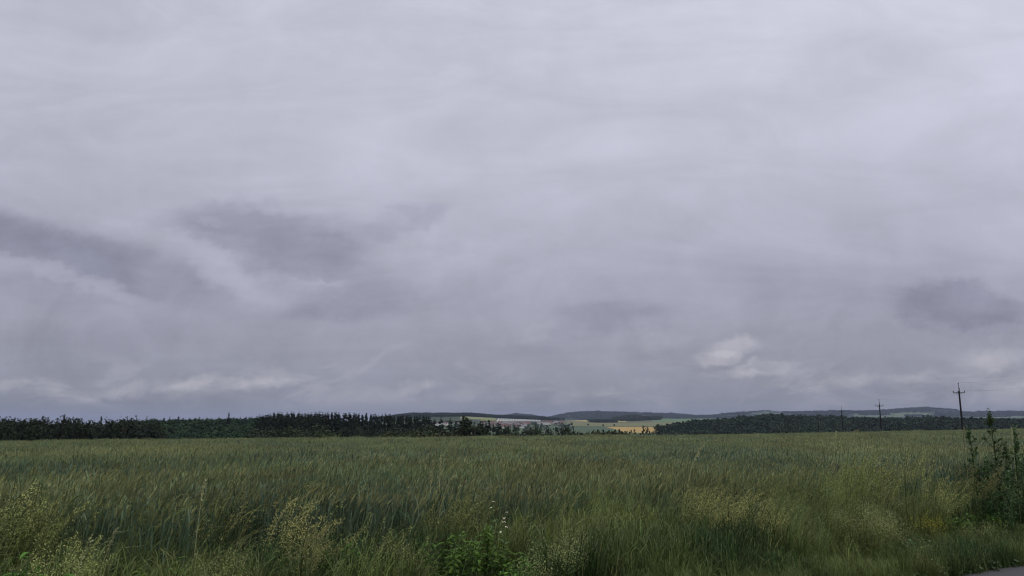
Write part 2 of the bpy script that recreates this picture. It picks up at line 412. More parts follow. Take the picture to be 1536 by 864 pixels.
def wheat_patch(k, size, count, lod):
    rng = np.random.default_rng(100 + k)
    g = Geo()
    b = np.stack([rng.uniform(-size/2, size/2, count), rng.uniform(-size/2, size/2, count), np.zeros(count)], 1)
    # drilled rows every 12.5 cm
    if lod < 2: b[:, 0] = np.round(b[:, 0]/.125)*.125 + rng.normal(0, .02, count)
    h = rng.normal(.80, .05, count)
    wind = rng.normal(.25, .55, count)
    fat = (1.0, 1.5, 2.6)[lod]
    # stems
    n = 3
    t = np.linspace(0, 1, n)
    reach = rng.uniform(.03, .16, count)
    d = side(wind)
    P = b[:, None, :] + d[:, None, :]*(reach[:, None]*t[None]**2)[:, :, None]; P[:, :, 2] += h[:, None]*t[None]
    W = np.full((count, n), .0065*fat)
    if lod < 2: ribbons(g, P, W, side(rng.uniform(0, 6.28, count)), 0)
    # ears
    top = P[:, -1]; n2 = 4
    t2 = np.linspace(0, 1, n2); L = rng.uniform(.075, .11, count)
    rch = rng.uniform(.01, .06, count)
    E = top[:, None, :] + d[:, None, :]*((rch)[:, None]*t2[None]**1.5)[:, :, None]
    E[:, :, 2] += (L[:, None]*t2[None])*rng.uniform(.6, 1.0, count)[:, None]
    We = (.0135*(1, 1.15, 1.7)[lod])*np.array([.45, 1, .9, .15])[None]*np.ones((count, 1))
    ph = rng.uniform(0, 6.28, count)
    ribbons(g, E, We, side(ph), 1)
    if lod == 0: ribbons(g, E, We, side(ph + np.pi/2), 1)
    # leaves
    for q in range((4, 3, 2)[lod]):
        f = rng.uniform(.18, .92, count)
        bb = b + d*(reach*f**2)[:, None]; bb[:, 2] = h*f
        blades(g, bb, rng.uniform(.14, .30, count), rng.uniform(.03, .15, count), rng.normal(.3, 1.5, count),
               .0125*fat*rng.uniform(.7, 1.2, count), 4 if lod == 0 else 3, rng.uniform(0, .9, count), 0, rng)
    return g.obj('wheat_patch', [M['wheat_leaf'], M['wheat_ear']], link=False)

def build_wheat():
    srcs = [wheat_patch(k, 1.1, 190, 0) for k in range(6)] + [wheat_patch(10+k, 1.7, 300, 1) for k in range(6)] \
         + [wheat_patch(20+k, 3.0, 420, 2) for k in range(5)]
    P, I, S, Rt = [], [], [], []
    def zone(y0, y1, step, lo, n, um):
        ys = np.arange(y0, y1, step)
        for yy in ys:
            xs = np.arange(-um*yy - 3, um*yy + 3, step)
            if yy < 26: xs = np.arange(-24, 24, step) if um*yy < 20 else xs
            x = xs + R.uniform(-.22, .22, len(xs))*step; y = yy + R.uniform(-.22, .22, len(xs))*step
            ok = y > wheat_start(x) + .25
            u = x/np.maximum(y, 1)
            lim = np.interp(768 + 1178*u, CX, YC) + 10
            ok &= (y < lim)
            x = x[ok]; y = y[ok]
            if not len(x): continue
            P.append(np.stack([x, y, terr(x, y)], 1)); I.append(R.integers(lo, lo+n, len(x)))
            hh = .88 + .22*fbm(x*.16, y*.16, 31, 3) + .10*(fbm(x*.9, y*.9, 33, 2)-.5)
            fl = np.where(R.random(len(x)) < .5, 1, 1)
            S.append(np.stack([fl*np.ones(len(x)), np.where(R.random(len(x)) < .5, -1, 1), hh], 1))
            Rt.append(np.stack([R.normal(0, .04, len(x)), R.normal(.03, .05, len(x)), R.normal(0, .12, len(x))], 1))
    zone(2.5, 16, .8, 0, 6, .85)
    zone(16, 40, 1.25, 6, 6, .82)
    zone(40, 146, 2.1, 12, 5, .78)
    P = np.concatenate(P); I = np.concatenate(I); S = np.concatenate(S); Rt = np.concatenate(Rt)
    print('wheat patches', len(P))
    scatter('wheat_field', P, Rt, S, srcs, I, 'green wheat crop in ear covering the wide field', 'wheat')
build_wheat()

# ------------------------------------------------------------------ verge grass
def grass_tuft(k, kind):
    rng = np.random.default_rng(300 + k); g = Geo()
    if kind == 'green':
        n = 46
        b = np.stack([rng.normal(0, .09, n), rng.normal(0, .09, n), np.zeros(n)], 1)
        blades(g, b, rng.uniform(.36, .86, n), rng.uniform(.10, .48, n), rng.normal(.4, 1.6, n), rng.uniform(.006, .013, n), 6, rng.uniform(.1, 1.0, n), 0, rng)
        m = 9; b2 = np.stack([rng.normal(0, .1, m), rng.normal(0, .1, m), np.zeros(m)], 1)
        blades(g, b2, rng.uniform(.3, .8, m), rng.uniform(.1, .5, m), rng.normal(.3, 1.3, m), rng.uniform(.004, .008, m), 6, rng.uniform(.2, 1.1, m), 2, rng)
    elif kind == 'panicle':
        n = 11
        b = np.stack([rng.normal(0, .10, n), rng.normal(0, .10, n), np.zeros(n)], 1)
        h = rng.uniform(.66, 1.02, n); phi = rng.normal(.2, .45, n); rch = rng.uniform(.08, .34, n)
        t = np.linspace(0, 1, 6); d = side(phi)
        P = b[:, None] + d[:, None]*(rch[:, None]*t[None]**2.2)[:, :, None]; P[:, :, 2] += h[:, None]*(t[None]*1.1 - .1*t[None]**4)
        ribbons(g, P, np.full((n, 6), .0042), side(rng.uniform(0, 6, n)), 1)
        for i in range(n):
            q = 60; s = rng.uniform(.72, 1.0, q)
            c = np.stack([np.interp(s, t, P[i, :, a]) for a in range(3)], 1)
            sp = (1.02 - s)*.12 + .006
            c += np.stack([rng.normal(.2, .8, q)*sp, rng.normal(0, .8, q)*sp, rng.normal(0, .4, q)*sp], 1)
            quads(g, c, rng.normal(size=(q, 3)), rng.uniform(.0042, .0075, q), 2.4, 2, rng)
        m = 24; b2 = np.stack([rng.normal(0, .1, m), rng.normal(0, .1, m), np.zeros(m)], 1)
        blades(g, b2, rng.uniform(.25, .6, m), rng.uniform(.1, .35, m), rng.normal(.3, 1.4, m), rng.uniform(.005, .009, m), 5, rng.uniform(.2, .9, m), 0, rng)
    elif kind == 'bent':                                     # fine bent-over heads, wheat coloured
        n = 9
        b = np.stack([rng.normal(0, .12, n), rng.normal(0, .12, n), np.zeros(n)], 1)
        h = rng.uniform(.75, 1.05, n); phi = rng.normal(.1, .35, n); rch = rng.uniform(.2, .5, n)
        t = np.linspace(0, 1, 8); d = side(phi)
        P = b[:, None] + d[:, None]*(rch[:, None]*t[None]**3)[:, :, None]; P[:, :, 2] += h[:, None]*(t[None]*1.18 - .26*t[None]**5)
        W = np.array([.004, .004, .004, .004, .004, .006, .012, .004])
        ribbons(g, P, np.tile(W, (n, 1)), side(rng.uniform(0, 6, n)), 2)
        ribbons(g, P, np.tile(W, (n, 1)), side(phi + np.pi/2), 2)
    else:                                                    # low broad leaves
        n = 70
        az = rng.uniform(0, 6.28, n); rr = rng.uniform(.02, .26, n)
        z = rng.uniform(.05, .36, n)*(1 - rr*1.2)
        c = np.stack([rr*np.cos(az), rr*np.sin(az), z], 1)
        nrm = np.stack([np.cos(az)*.6, np.sin(az)*.6, np.ones(n)], 1) + rng.normal(0, .4, (n, 3))
        quads(g, c, nrm, rng.uniform(.04, .085, n), 1.6, 0, rng)
        m = 14; b2 = np.stack([rng.normal(0, .08, m), rng.normal(0, .08, m), np.zeros(m)], 1)
        blades(g, b2, rng.uniform(.2, .4, m), rng.uniform(.05, .2, m), rng.uniform(0, 6, m), .004, 3, .3, 0, rng)
    mats = [M['cover_leaf'] if kind == 'low' else M['grass_leaf'], M['grass_leaf'], M['yellow_head'] if k % 2 else M['grass_head']]
    return g.obj('tuft', mats, link=False)

CLEAR = [(700, 6.9, .30), (722, 7.1, .26), (745, 7.0, .24), (676, 6.6, .26), (777, 6.8, .18), (48, 5.2, .26), (235, 5.4, .24), (1428, 10.6, .34), (1478, 10.7, .2),
         (1283, 8.8, .34), (1262, 8.9, .26), (1306, 8.7, .28), (1372, 9.0, .24), (1350, 8.6, .26), (1418, 9.6, .2), (1350, 9.4, .2), (1358, 10.2, .22), (1380, 10.2, .22), (1394, 10.2, .2),
         (335, 5.6, .22), (352, 5.8, .18), (812, 6.8, .22), (838, 6.9, .2), (857, 7.2, .18), (795, 6.3, .18), (756, 7.4, .24), (739, 7.6, .18), (1500, 9.9, .25)]
def build_verge():
    srcs = [grass_tuft(k, 'green') for k in range(5)] + [grass_tuft(10+k, 'panicle') for k in range(5)] \
         + [grass_tuft(20+k, 'bent') for k in range(3)] + [grass_tuft(30+k, 'low') for k in range(4)]
    n = 21000
    x = R.uniform(-9, 12, n); w = wheat_start(x) - road_edge(x)
    f = R.uniform(-.02, 2.6, n); y = road_edge(x) + f*w + .12
    r = R.random(n)
    tall = fbm(x*.55, y*.55, 51, 3); lush = fbm(x*.8, y*.8, 52, 3)
    ok = (y > .8) & (np.abs(x) < .85*y + 2.5)
    dens = np.where(f < 1, 1.0, np.exp(-(f-1)*1.7)*(.16 + 1.6*np.clip(tall-.42, 0, 1)))
    dens = np.where((x > 3.5) & (f < .35), dens*1.2, dens)
    ok &= R.random(n) < dens*.62
    low_ = np.zeros(n, bool)
    for cp, cY, cr in CLEAR:
        cx_ = float(U(cp))*cY; L_ = math.hypot(cx_, cY); ex, ey = -cx_/L_, -cY/L_
        a_ = np.clip((x-cx_)*ex + (y-cY)*ey, 0, 1.1)
        low_ |= np.hypot(x - cx_ - ex*a_, y - cY - ey*a_) < cr
    x, y, f, r, tall, lush, low_ = [a[ok] for a in (x, y, f, r, tall, lush, low_)]
    pl = np.clip(.42 - 1.6*(tall-.45), .05, .9); pl = np.where(f < .25, .9, pl); pl = np.where(f > 1, .25, pl); pk_ = np.where(f > .9, .30, 0)
    pp = np.clip(.20 + 1.8*(tall-.52), .02, .5); pp = np.where((x > 4.2) & (f < .55), pp*.25, pp) + pk_
    kind = np.zeros(len(x), int)
    kind[r < 1] = 0
    kind[(r > 1-pp)] = 1
    kind[(r > .90) & (f > .4)] = 2
    lowm = R.random(len(x)) < np.where(lush > .52, .55, .12) + .3*(x > 3.2)*(f < .8)
    kind[(kind == 0) & lowm] = 3
    base = np.array([0, 5, 10, 13]); cnt = np.array([5, 5, 3, 4])
    kind[low_] = np.where(R.random(low_.sum()) < .4, 3, 0)
    idx = base[kind] + (R.integers(0, 60, len(x)) % cnt[kind])
    s = R.uniform(.55, 1.02, len(x))*(.82 + .4*(tall-.3))
    s = np.where(low_, np.clip(s, .3, 1)*.52, s)
    edge = np.clip(f/.28, .28, 1)
    s = s*np.where(f < .28, edge, 1)
    s = s*np.where((x > 3.0) & (f < .8), .82, 1.0)
    P = np.stack([x, y, terr(x, y)], 1)
    Rt = np.stack([R.normal(0, .05, len(x)), R.normal(.06, .07, len(x)), R.normal(0, .35, len(x))], 1)
    m = 2600; ex = R.uniform(-6, 11, m); ed = np.abs(R.normal(0, .38, m)) - .10
    ey = road_edge(ex) + ed; es = R.uniform(.20, .40, m)*(1 + .5*np.clip(ed, 0, 1))
    P = np.concatenate([P, np.stack([ex, ey, terr(ex, ey)], 1)]); Rt = np.concatenate([Rt, np.stack([R.normal(0, .1, m), R.normal(0, .1, m), R.uniform(0, 6.28, m)], 1)])
    s = np.concatenate([s, es]); idx = np.concatenate([idx, np.where(R.random(m) < .35, 13 + R.integers(0, 4, m), R.integers(0, 5, m))])
    m = 1500; wy = 6 + 24*R.random(m)**1.4; wx = R.uniform(-.74, .74, m)*wy
    k_ = (wy > wheat_start(wx)) & (fbm(wx*.35, wy*.35, 77, 3) > .44 + .006*wy); wx, wy = wx[k_], wy[k_]; m = len(wx)
    P = np.concatenate([P, np.stack([wx, wy, terr(wx, wy)], 1)]); Rt = np.concatenate([Rt, np.stack([R.normal(0, .05, m), R.normal(.08, .06, m), R.normal(0, .3, m)], 1)])
    s = np.concatenate([s, R.uniform(.92, 1.12, m)]); idx = np.concatenate([idx, np.where(R.random(m) < .5, 10 + R.integers(0, 3, m), 5 + R.integers(0, 5, m))])
    print('verge tufts', len(s))
    scatter('verge_grass', P, Rt, np.stack([s, s, s], 1), srcs, idx, 'tall seeding grass and weeds along the roadside verge', 'grass')
build_verge()

# ------------------------------------------------------------------ trees
def crown_conifer(k, h=1.0, bare=.12, wid=.17, nb=70):
    """unit-height spruce crown: whorls of drooping sprays"""
    rng = np.random.default_rng(500 + k); g = Geo()
    z = bare + (1-bare)*np.sort(rng.uniform(0, 1, nb))**.9
    f = (1-z)/(1-bare)
    L = wid*(f**.75)*rng.uniform(.55, 1.15, nb) + .012
    az = rng.uniform(0, 6.28, nb) 
    t = np.linspace(0, 1, 4); d = side(az)
    P = np.zeros((nb, 4, 3)); P[:, :, :] = d[:, None]*(L[:, None]*t[None])[:, :, None]
    P[:, :, 2] += z[:, None] - (L*.45)[:, None]*t[None] + (L*.25)[:, None]*t[None]**3
    W = (L*.55)[:, None]*np.array([.35, 1, .8, .1])[None]
    ribbons(g, P, W, side(az + np.pi/2), 0)
    # hanging sprays and needles clumps
    rep = 9
    s = rng.uniform(.15, 1, (nb, rep)); c = d[:, None]*(L[:, None]*s)[:, :, None]
    c = c + rng.normal(0, 1, (nb, rep, 3))*(L*.14)[:, None, None]
    c[:, :, 2] += z[:, None] - (L*.45)[:, None]*s - .008
    N = np.concatenate([rng.normal(size=(nb*rep, 2)), rng.normal(0, .5, (nb*rep, 1))], 1)
    quads(g, c.reshape(-1, 3), N, np.repeat(L*.42 + .006, rep), 1.3, 0, rng)
    return g
def trunk_geo(h=1.0, r=.012, limbs=0, rng=R, z1=.9, spread=.2):
    g = Geo()
    tube(g, [(0, 0, -.03), (0.004, 0, .3), (-.003, .004, .6), (0, 0, z1)], [r*1.2, r, r*.7, r*.2], 6)
    for _ in range(limbs):
        a = rng.uniform(0, 6.28); z = rng.uniform(.25, .6); L = rng.uniform(.6, 1)*spread
        tube(g, [(0, 0, z), (math.cos(a)*L*.5, math.sin(a)*L*.5, z + .12), (math.cos(a)*L, math.sin(a)*L, z + .26)], [r*.5, r*.35, r*.1], 5)
    return g
def crown_broad(k, wid=.42, z0=.18, clumps=46, per=26, leaf=.05, lobes=5):
    """unit-height rounded crown: leaf clumps spread through uneven lobes with gaps"""
    rng = np.random.default_rng(700 + k); g = Geo()
    lc = np.stack([rng.normal(0, wid*.42, lobes), rng.normal(0, wid*.42, lobes), rng.uniform(z0 + .22, .80, lobes)], 1)
    lr = rng.uniform(.17, .28, lobes); lc[0] = (0, 0, .74); lc[:, 2] = np.minimum(lc[:, 2], 1-lr)
    which = rng.integers(0, lobes, clumps)
    v = rng.normal(size=(clumps, 3)); v /= np.linalg.norm(v, axis=1)[:, None]
    cc = lc[which] + v*(lr[which]*rng.uniform(.35, 1.0, clumps)**.5)[:, None]*np.array([wid/.36, wid/.36, 1])
    n = clumps*per
    c = np.repeat(cc, per, 0) + rng.normal(0, 1, (n, 3))*np.array([.055, .055, .042])
    c[:, 2] = np.clip(c[:, 2], z0*.6, 1.03)
    N = rng.normal(size=(n, 3)) + np.repeat(v, per, 0)*.8 + np.array([0, 0, .5])
    quads(g, c, N, rng.uniform(.6, 1.3, n)*leaf, 1.25, 0, rng)
    return g

def make_tree(name, crown, mat, r=.012, limbs=0, z1=.9, spread=.2):
    root = empty(name, (0, 0, -500), link=False)
    trunk_geo(1, r, limbs, np.random.default_rng(9), z1, spread).obj('trunk', [M['bark']], root, True, link=False)
    crown.obj('crown', [mat], root, link=False)
    return root
def plant(proto, x, y, h, label, cat, group=None, wide=1.0, name=None):
    o = copy_tree(proto)
    w = h*wide
    o.location = (x, y, gz(x, y)); o.scale = (w, w, h)
    o.rotation_euler = (R.normal(0, .015), R.normal(0, .015), R.uniform(0, 6.28))
    if name: o.name = name
    tag(o, label, cat, group)
    return o

spruces = [make_tree('spruce_tree', crown_conifer(k, 1, b, w, n), M['spruce'], .009)
           for k, (b, w, n) in enumerate(((.30, .105, 60), (.36, .12, 54), (.22, .095, 66), (.42, .13, 46), (.15, .14, 74)))]
dark_con = [make_tree('spruce_tree', crown_conifer(10+k, 1, .05, .19, 80), M['dark_tree'], .012) for k in range(2)]
dark_broad = [make_tree('forest_tree', crown_broad(k, .42, .08, 64, 40, .036), M['dark_tree'], .016, 3) for k in range(4)]
wood_broad = [make_tree('forest_tree', crown_broad(10+k, .42, .12, 50, 24, .055), M['wood_leaf'], .016, 3) for k in range(4)]
hedge_broad = [make_tree('hedgerow_tree', crown_broad(20+k, .46, .05, 54, 26, .05), M['hedge_leaf'], .02, 3) for k in range(4)]
bush_broad = [make_tree('bush', crown_broad(30+k, .55, .02, 44, 24, .06), M['bush_leaf'], .02, 3, .6) for k in range(3)]

def top_tree(protos, px, Y, ytop, label, cat, group=None, wide=1.0, minh=3., name=None):
    x = float(U(px))*Y
    h = max(minh, float(Zat(ytop, Y)) - gz(x, Y))
    return plant(random.choice(protos), x, Y, h, label, cat, group, wide, name)

# black wood at the far left
sil = lambda px: np.interp(px, [-80, 0, 20, 60, 95, 130, 160, 200, 235], [627, 626, 628, 629.5, 627.5, 629, 629, 630.5, 634])
for i, px in enumerate(np.arange(-62, 236, 5.2)):
    px = px + R.uniform(-2, 2); Y = 225 + R.uniform(0, 26) + max(0, px-120)*.35
    con = R.random() < .32
    top_tree(dark_con if con else dark_broad, px, Y, sil(px) + R.normal(1.2, 2.0) - (1.8 if con else 0),
             'dark pointed conifer on the edge of the black wood at far left' if con else 'dark round-crowned tree on the edge of the black wood at far left',
             'tree', 'dark conifers of the far left wood' if con else 'dark round trees of the far left wood', R.uniform(.8, 1.05) if con else R.uniform(.75, 1.0))
for px, yt, lab in ((63, 622.5, 'tall dark conifer poking above the black wood at far left, the left of two'),
                    (95, 620.5, 'tallest dark conifer poking above the black wood at far left, the right of two')):
    top_tree(dark_con, px, 246, yt, lab, 'tree', None, .8)
# green wood behind, its skyline of scattered conifers
for px, yt in ((168, 629), (186, 628), (219, 624), (232, 627), (245, 626.5), (255, 623.5), (267, 623.5), (284, 626), (291, 627), (299, 624), (309, 626), (318, 626), (328, 625), (351, 626), (360, 624.5), (369, 624)):
    top_tree(spruces[3:], px, 545 + R.uniform(-15, 15), yt + R.normal(0, .4), 'small pointed conifer rising from the skyline of the green wood', 'tree',
             'conifers on the skyline of the green wood', R.uniform(.9, 1.2))
top_tree([spruces[4]], 343, 520, 617.5, 'tall lone spruce on the skyline just left of the long spruce row', 'tree', None, 1.0)
for px in np.arange(205, 392, 5.5):
    Y = R.uniform(330, 400); x = U(px)*Y
    plant(random.choice(wood_broad), x, Y, R.uniform(9, 13), 'green leafy tree in the front of the mid-green wood left of the spruces', 'tree', 'green trees at the front of the mid-green wood', R.uniform(.8, 1.1))
# the long row of tall spruces
srow = lambda px: np.interp(px, [380, 392, 410, 450, 500, 545, 590, 640, 650], [624, 620, 617, 617, 617, 618.5, 620, 622, 624])
for px in np.arange(384, 644, 4.3):
    p = px + R.uniform(-1.6, 1.6)
    top_tree(spruces[:4], p, 430 + R.uniform(-12, 14), srow(p) + abs(R.normal(0, 1.4)) - .6, 'tall dark spruce with bare lower trunk in the long row left of centre', 'tree', 'tall spruces of the long row', R.uniform(.85, 1.25))
for px in np.arange(388, 640, 6.5):
    p = px + R.uniform(-2, 2)
    top_tree(spruces[:4], p, 462 + R.uniform(-12, 16), srow(p) + R.uniform(.5, 4), 'tall dark spruce standing in the second rank behind the long row', 'tree', 'spruces of the second rank', R.uniform(.9, 1.3))
for px, yt in ((645, 626), (652, 627.5), (663, 625.5), (674, 626), (683, 629.5), (690, 630), (700, 631), (722, 630), (733, 631.5), (741, 634), (748, 632.5), (752, 635), (763, 637), (772, 638)):
    top_tree(spruces[2:], px, 395 + R.uniform(-20, 20), yt, 'slender spruce in the thinning end of the wood left of the village', 'tree', 'spruces at the thinning end of the wood', R.uniform(1.0, 1.5))
for px in np.arange(390, 706, 7.5):
    Y = R.uniform(300, 350)
    top_tree(dark_broad + hedge_broad, px + R.uniform(-3, 3), Y, np.interp(px, [390, 480, 600, 706], [641, 643, 644, 640]) + R.normal(0, 2),
             'dark bushy tree growing in front of the tall spruce row', 'tree', 'bushy trees before the spruce row', R.uniform(.9, 1.2), 4)
top_tree([hedge_broad[0]], 711, 178, 627.8, 'dark round tree standing alone at the field edge left of the village', 'tree', None, 1.15)
for px, yt, w in ((580, 651, 1.1), (592, 650, 1.3), (606, 648.5, 1.2), (618, 649, 1.3), (631, 648, 1.2), (645, 648.5, 1.3), (657, 649.5, 1.1), (668, 650.5, 1.3)):
    top_tree(bush_broad, px, 170 + R.uniform(-6, 6), yt, 'low olive-green bush along the field edge below the spruces', 'bush', 'bushes along the field edge', w, 1.5)
top_tree([bush_broad[1]], 683, 150, 650.5, 'darkest low bush at the field edge beside the round tree', 'bush', None, 1.5, 1.5)
top_tree([bush_broad[2]], 497, 190, 648, 'single yellowish-green bush in front of the spruce row', 'bush', None, 1.0, 1.5)
# hedgerow trees below the village and the fields
for px, yt in ((762, 641), (774, 640), (787, 641), (802, 642), (813, 641), (826, 640.5), (834, 639), (842, 640.5), (849, 640), (862, 642), (872, 644), (757, 644), (795, 644), (880, 645)):
    top_tree(hedge_broad, px, 345 + R.uniform(-16, 16), yt + R.normal(0, .4), 'round dark tree in the hedgerow at the field edge below the village', 'tree', 'hedgerow trees below the village', R.uniform(.5, .68), 4)
for px, yt in ((888, 645.5), (897, 645), (906, 646), (915, 645), (922, 644.5), (930, 645.5), (936, 648), (944, 648.5)):
    top_tree(bush_broad, px, 330 + R.uniform(-12, 12), yt, 'low dark shrub in the hedge below the yellow field', 'bush', 'shrubs below the yellow field', .9, 3)
top_tree([dark_con[0]], 952, 235, 641.5, 'dark pointed little tree, leftmost of the three by the yellow field', 'tree', None, .8)
top_tree([dark_con[1]], 962.5, 235, 637, 'dark narrow tree, tallest of the three by the yellow field', 'tree', None, .6)
top_tree([dark_broad[1]], 974, 235, 642, 'dark round-topped tree, rightmost of the three by the yellow field', 'tree', None, .62)
top_tree([hedge_broad[2]], 988, 1150, 634.5, 'round tree at the left foot of the wooded hill', 'tree', None, .8)
top_tree([hedge_broad[1]], 1014, 1400, 633, 'small tree standing behind the left slope of the wooded hill', 'tree', None, .7)
for px, yt, w in ((1208, 648.8, 2.2), (1216, 648.2, 2.6), (1226, 648.6, 2.4), (1236, 649, 2.0)):
    top_tree([bush_broad[0]], px, 175, yt - .3, 'low dark bush beside the line of utility poles', 'bush', 'low bushes by the utility poles', w, 1.0)

# woods nobody can count: deep parts of the left wood, the hill forest, far woods
def unlinked(g, mat): return g.obj('crown', [mat], link=False)
def wood(name, px0, px1, Y0, Y1, n, hmin, hmax, srcs, label, keep=None, wide=.8):
    px = R.uniform(px0, px1, n); Y = np.sqrt(R.uniform(Y0**2, Y1**2, n)); x = U(px)*Y
    ok = np.ones(n, bool) if keep is None else keep(px, Y, x)
    px, Y, x = px[ok], Y[ok], x[ok]; n = len(px)
    h = R.uniform(hmin, hmax, n)*(.74 + .52*fbm(x/46, Y/90, 61, 3)); w = h*wide*R.uniform(.85, 1.2, n)
    scatter(name, np.stack([x, Y, terr(x, Y) - .4], 1), np.stack([0*x, 0*x, R.uniform(0, 6.28, n)], 1), np.stack([w, w, h], 1),
            srcs, R.integers(0, len(srcs), n), label, 'wood')
    print(name, n)
wood('dark_wood', -90, 232, 250, 330, 520, 11, 15, [unlinked(crown_broad(40+k, .44, .05, 54, 26, .055), M['dark_tree']) for k in range(3)],
     'deep dark-leaved part of the wood at far left', wide=.85)
wood('green_wood', 180, 395, 345, 640, 1150, 10, 14, [unlinked(crown_broad(50+k, .44, .05, 44, 18, .075), M['wood_leaf']) for k in range(3)],
     'mid-green leafy wood rising behind the field left of the spruces', wide=.95)
wood('spruce_wood', 386, 655, 380, 540, 640, 10, 17.5, [unlinked(crown_broad(60+k, .42, .05, 44, 18, .075), M['dark_tree']) for k in range(2)],
     'dark undergrowth and young trees between the tall spruces', wide=.9)
wood('valley_wood', 640, 800, 360, 470, 150, 7, 11, [unlinked(crown_broad(63+k, .42, .05, 44, 18, .075), M['hedge_leaf']) for k in range(2)],
     'dark thicket at the lower end of the spruce wood', wide=.9)
far_src = [unlinked(crown_broad(70+k, .46, .02, 26, 12, .12), M['far_leaf']) for k in range(4)] + [unlinked(crown_conifer(80, 1, .05, .26, 34), M['far_leaf'])]
def hillkeep(px, Y, x):
    return px > 985 + (Y-1000)*.06*(Y > 1000) + 12*(fbm(Y/60, px*0, 4, 2)-.5) + np.clip(1000-Y, 0, 400)*.10
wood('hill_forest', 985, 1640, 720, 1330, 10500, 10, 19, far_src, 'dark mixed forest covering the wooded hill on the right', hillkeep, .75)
wood('ridge_forest', 560, 850, 3420, 3800, 5200, 11, 17, far_src, 'blue-green forest along the ridge behind the village',
     lambda px, Y, x: Y > np.interp(px, [560, 690, 745, 800, 830, 850], [3420, 3560, 3600, 3580, 3700, 3810]) + 40*(fbm(px/9, px*0, 3, 2)-.5), 1.0)
wood('knoll_wood', 880, 1000, 3450, 4700, 3600, 11, 17, far_src, 'dark little wood on the knoll between the fields',
     lambda px, Y, x: (((px-957)/36)**2 + ((Y-4150)/330)**2 < 1) | (((px-905)/22)**2 + ((Y-3520)/75)**2 < 1) | (((px-862)/8)**2 + ((Y-3620)/50)**2 < 1), 1.1)
wood('village_trees', 640, 860, 1900, 2950, 430, 6, 10, far_src, 'garden trees and orchards scattered among the village houses',
     lambda px, Y, x: fbm(px/14, Y/120, 6, 3) > .44, 1.0)
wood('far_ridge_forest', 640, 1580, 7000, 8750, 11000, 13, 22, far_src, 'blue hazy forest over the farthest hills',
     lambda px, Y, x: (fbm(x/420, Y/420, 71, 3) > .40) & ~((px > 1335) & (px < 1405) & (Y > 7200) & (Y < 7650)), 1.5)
for px, Y in ((905, 2640), (858, 2660), (921, 2650), (843, 2900), (882, 2700)):
    x = float(U(px))*Y
    plant(hedge_broad[1], x, Y, 9, 'tiny round tree on the boundary between the far fields', 'tree', 'trees between the far fields', .9)

# ------------------------------------------------------------------ village
def house_geo(L, W, H, RH):
    gw, gr, gwn = Geo(), Geo(), Geo()
    box(gw, (0, 0, H/2-.5), (L, W, H+1))
    v = [(-L/2, -W/2, H), (-L/2, W/2, H), (-L/2, 0, H+RH), (L/2, -W/2, H), (L/2, W/2, H), (L/2, 0, H+RH)]
    gw.add(v, [[0, 2, 1]]); gw.add(v, [[3, 4, 5]])
    o = .45; k = RH/(W/2)
    for s in (-1, 1):
        a = [(-L/2-o, s*(W/2+o), H-o*k), (L/2+o, s*(W/2+o), H-o*k), (L/2+o, 0, H+RH), (-L/2-o, 0, H+RH)]
        b = [(p[0], p[1], p[2]+.28) for p in a]
        gr.add(a + b, [[0,1,2,3],[7,6,5,4],[0,4,5,1],[1,5,6,2],[3,2,6,7],[0,3,7,4]])
    box(gr, (L*.22, W*.14, H+RH+.1), (.6, .6, 1.4))
    for sx in (-.3, 0, .3):
        for sy in (-1, 1): box(gwn, (sx*L, sy*(W/2+.02), H*.55), (1.2, .08, 1.4))
    return gw, gr, gwn
WM = {'white': M['wall_white'], 'cream': M['wall_cream'], 'grey': M['wall_grey']}
RM = {'red': M['roof_red'], 'brown': M['roof_brown'], 'grey': M['roof_grey']}
protos = {}
def house(x, y, L, W, H, RH, wc, rc, rz, label, group, s=1.0):
    key = (L, W, H, RH, wc, rc)
    if key not in protos:
        root = empty('house', (0, 0, 0), link=False)
        a, b, c = house_geo(L, W, H, RH)
        wl = a.obj('wall', [WM[wc]], root, link=False); b.obj('roof', [RM[rc]], root, link=False); c.obj('window_row', [M['glass_dark']], root, link=False)
        protos[key] = root
    o = copy_tree(protos[key])
    o.location = (x, y, gz(x, y)); o.rotation_euler = (0, 0, rz); o.scale = (s, s, s)
    tag(o, label, 'house', group)
    return o
rh = np.random.default_rng(77)
placed = []
def spot(px, Y):
    x = float(U(px))*Y
    for (a, b) in placed:
        if math.hypot(a-x, b-Y) < 19: return None
    placed.append((x, Y)); return x
areas = [(738, 752, 2450, 2950, 12), (748, 764, 2150, 2600, 22), (764, 792, 2500, 2930, 44), (772, 784, 2280, 2400, 6),
         (806, 850, 2780, 3050, 22), (724, 738, 2600, 2900, 6), (654, 672, 2500, 2700, 7), (680, 700, 2600, 2900, 4)]
where = ['left part of the village', 'lower left part of the village', 'middle of the village', 'lower middle of the village',
         'right end of the village', 'left end of the village', 'gap of the spruces', 'slope left of the village']
for (a, b, y0, y1, n), wh in zip(areas, where):
    k = 0; tries = 0
    while k < n and tries < 900:
        tries += 1
        px = rh.uniform(a, b); Y = rh.uniform(y0, y1)
        x = spot(px, Y)
        if x is None: continue
        k += 1
        wc = rh.choice(['white', 'cream', 'grey'], p=[.55, .28, .17]); rc = rh.choice(['red', 'brown', 'grey'], p=[.34, .30, .36])
        dims = [(11, 9, 4.2, 3.6), (14, 9, 5.4, 3.8), (10, 8, 3.4, 3.4)][rh.integers(0, 3)]
        house(x, Y, *dims, wc, rc, rh.choice([0, .25, 1.2, 1.57, -.3]) + rh.normal(0, .1),
              'small %s house with %s gabled roof in the %s' % (wc, rc, wh), '%s houses with %s roofs, %s' % (wc, rc, wh), rh.uniform(.85, 1.2))
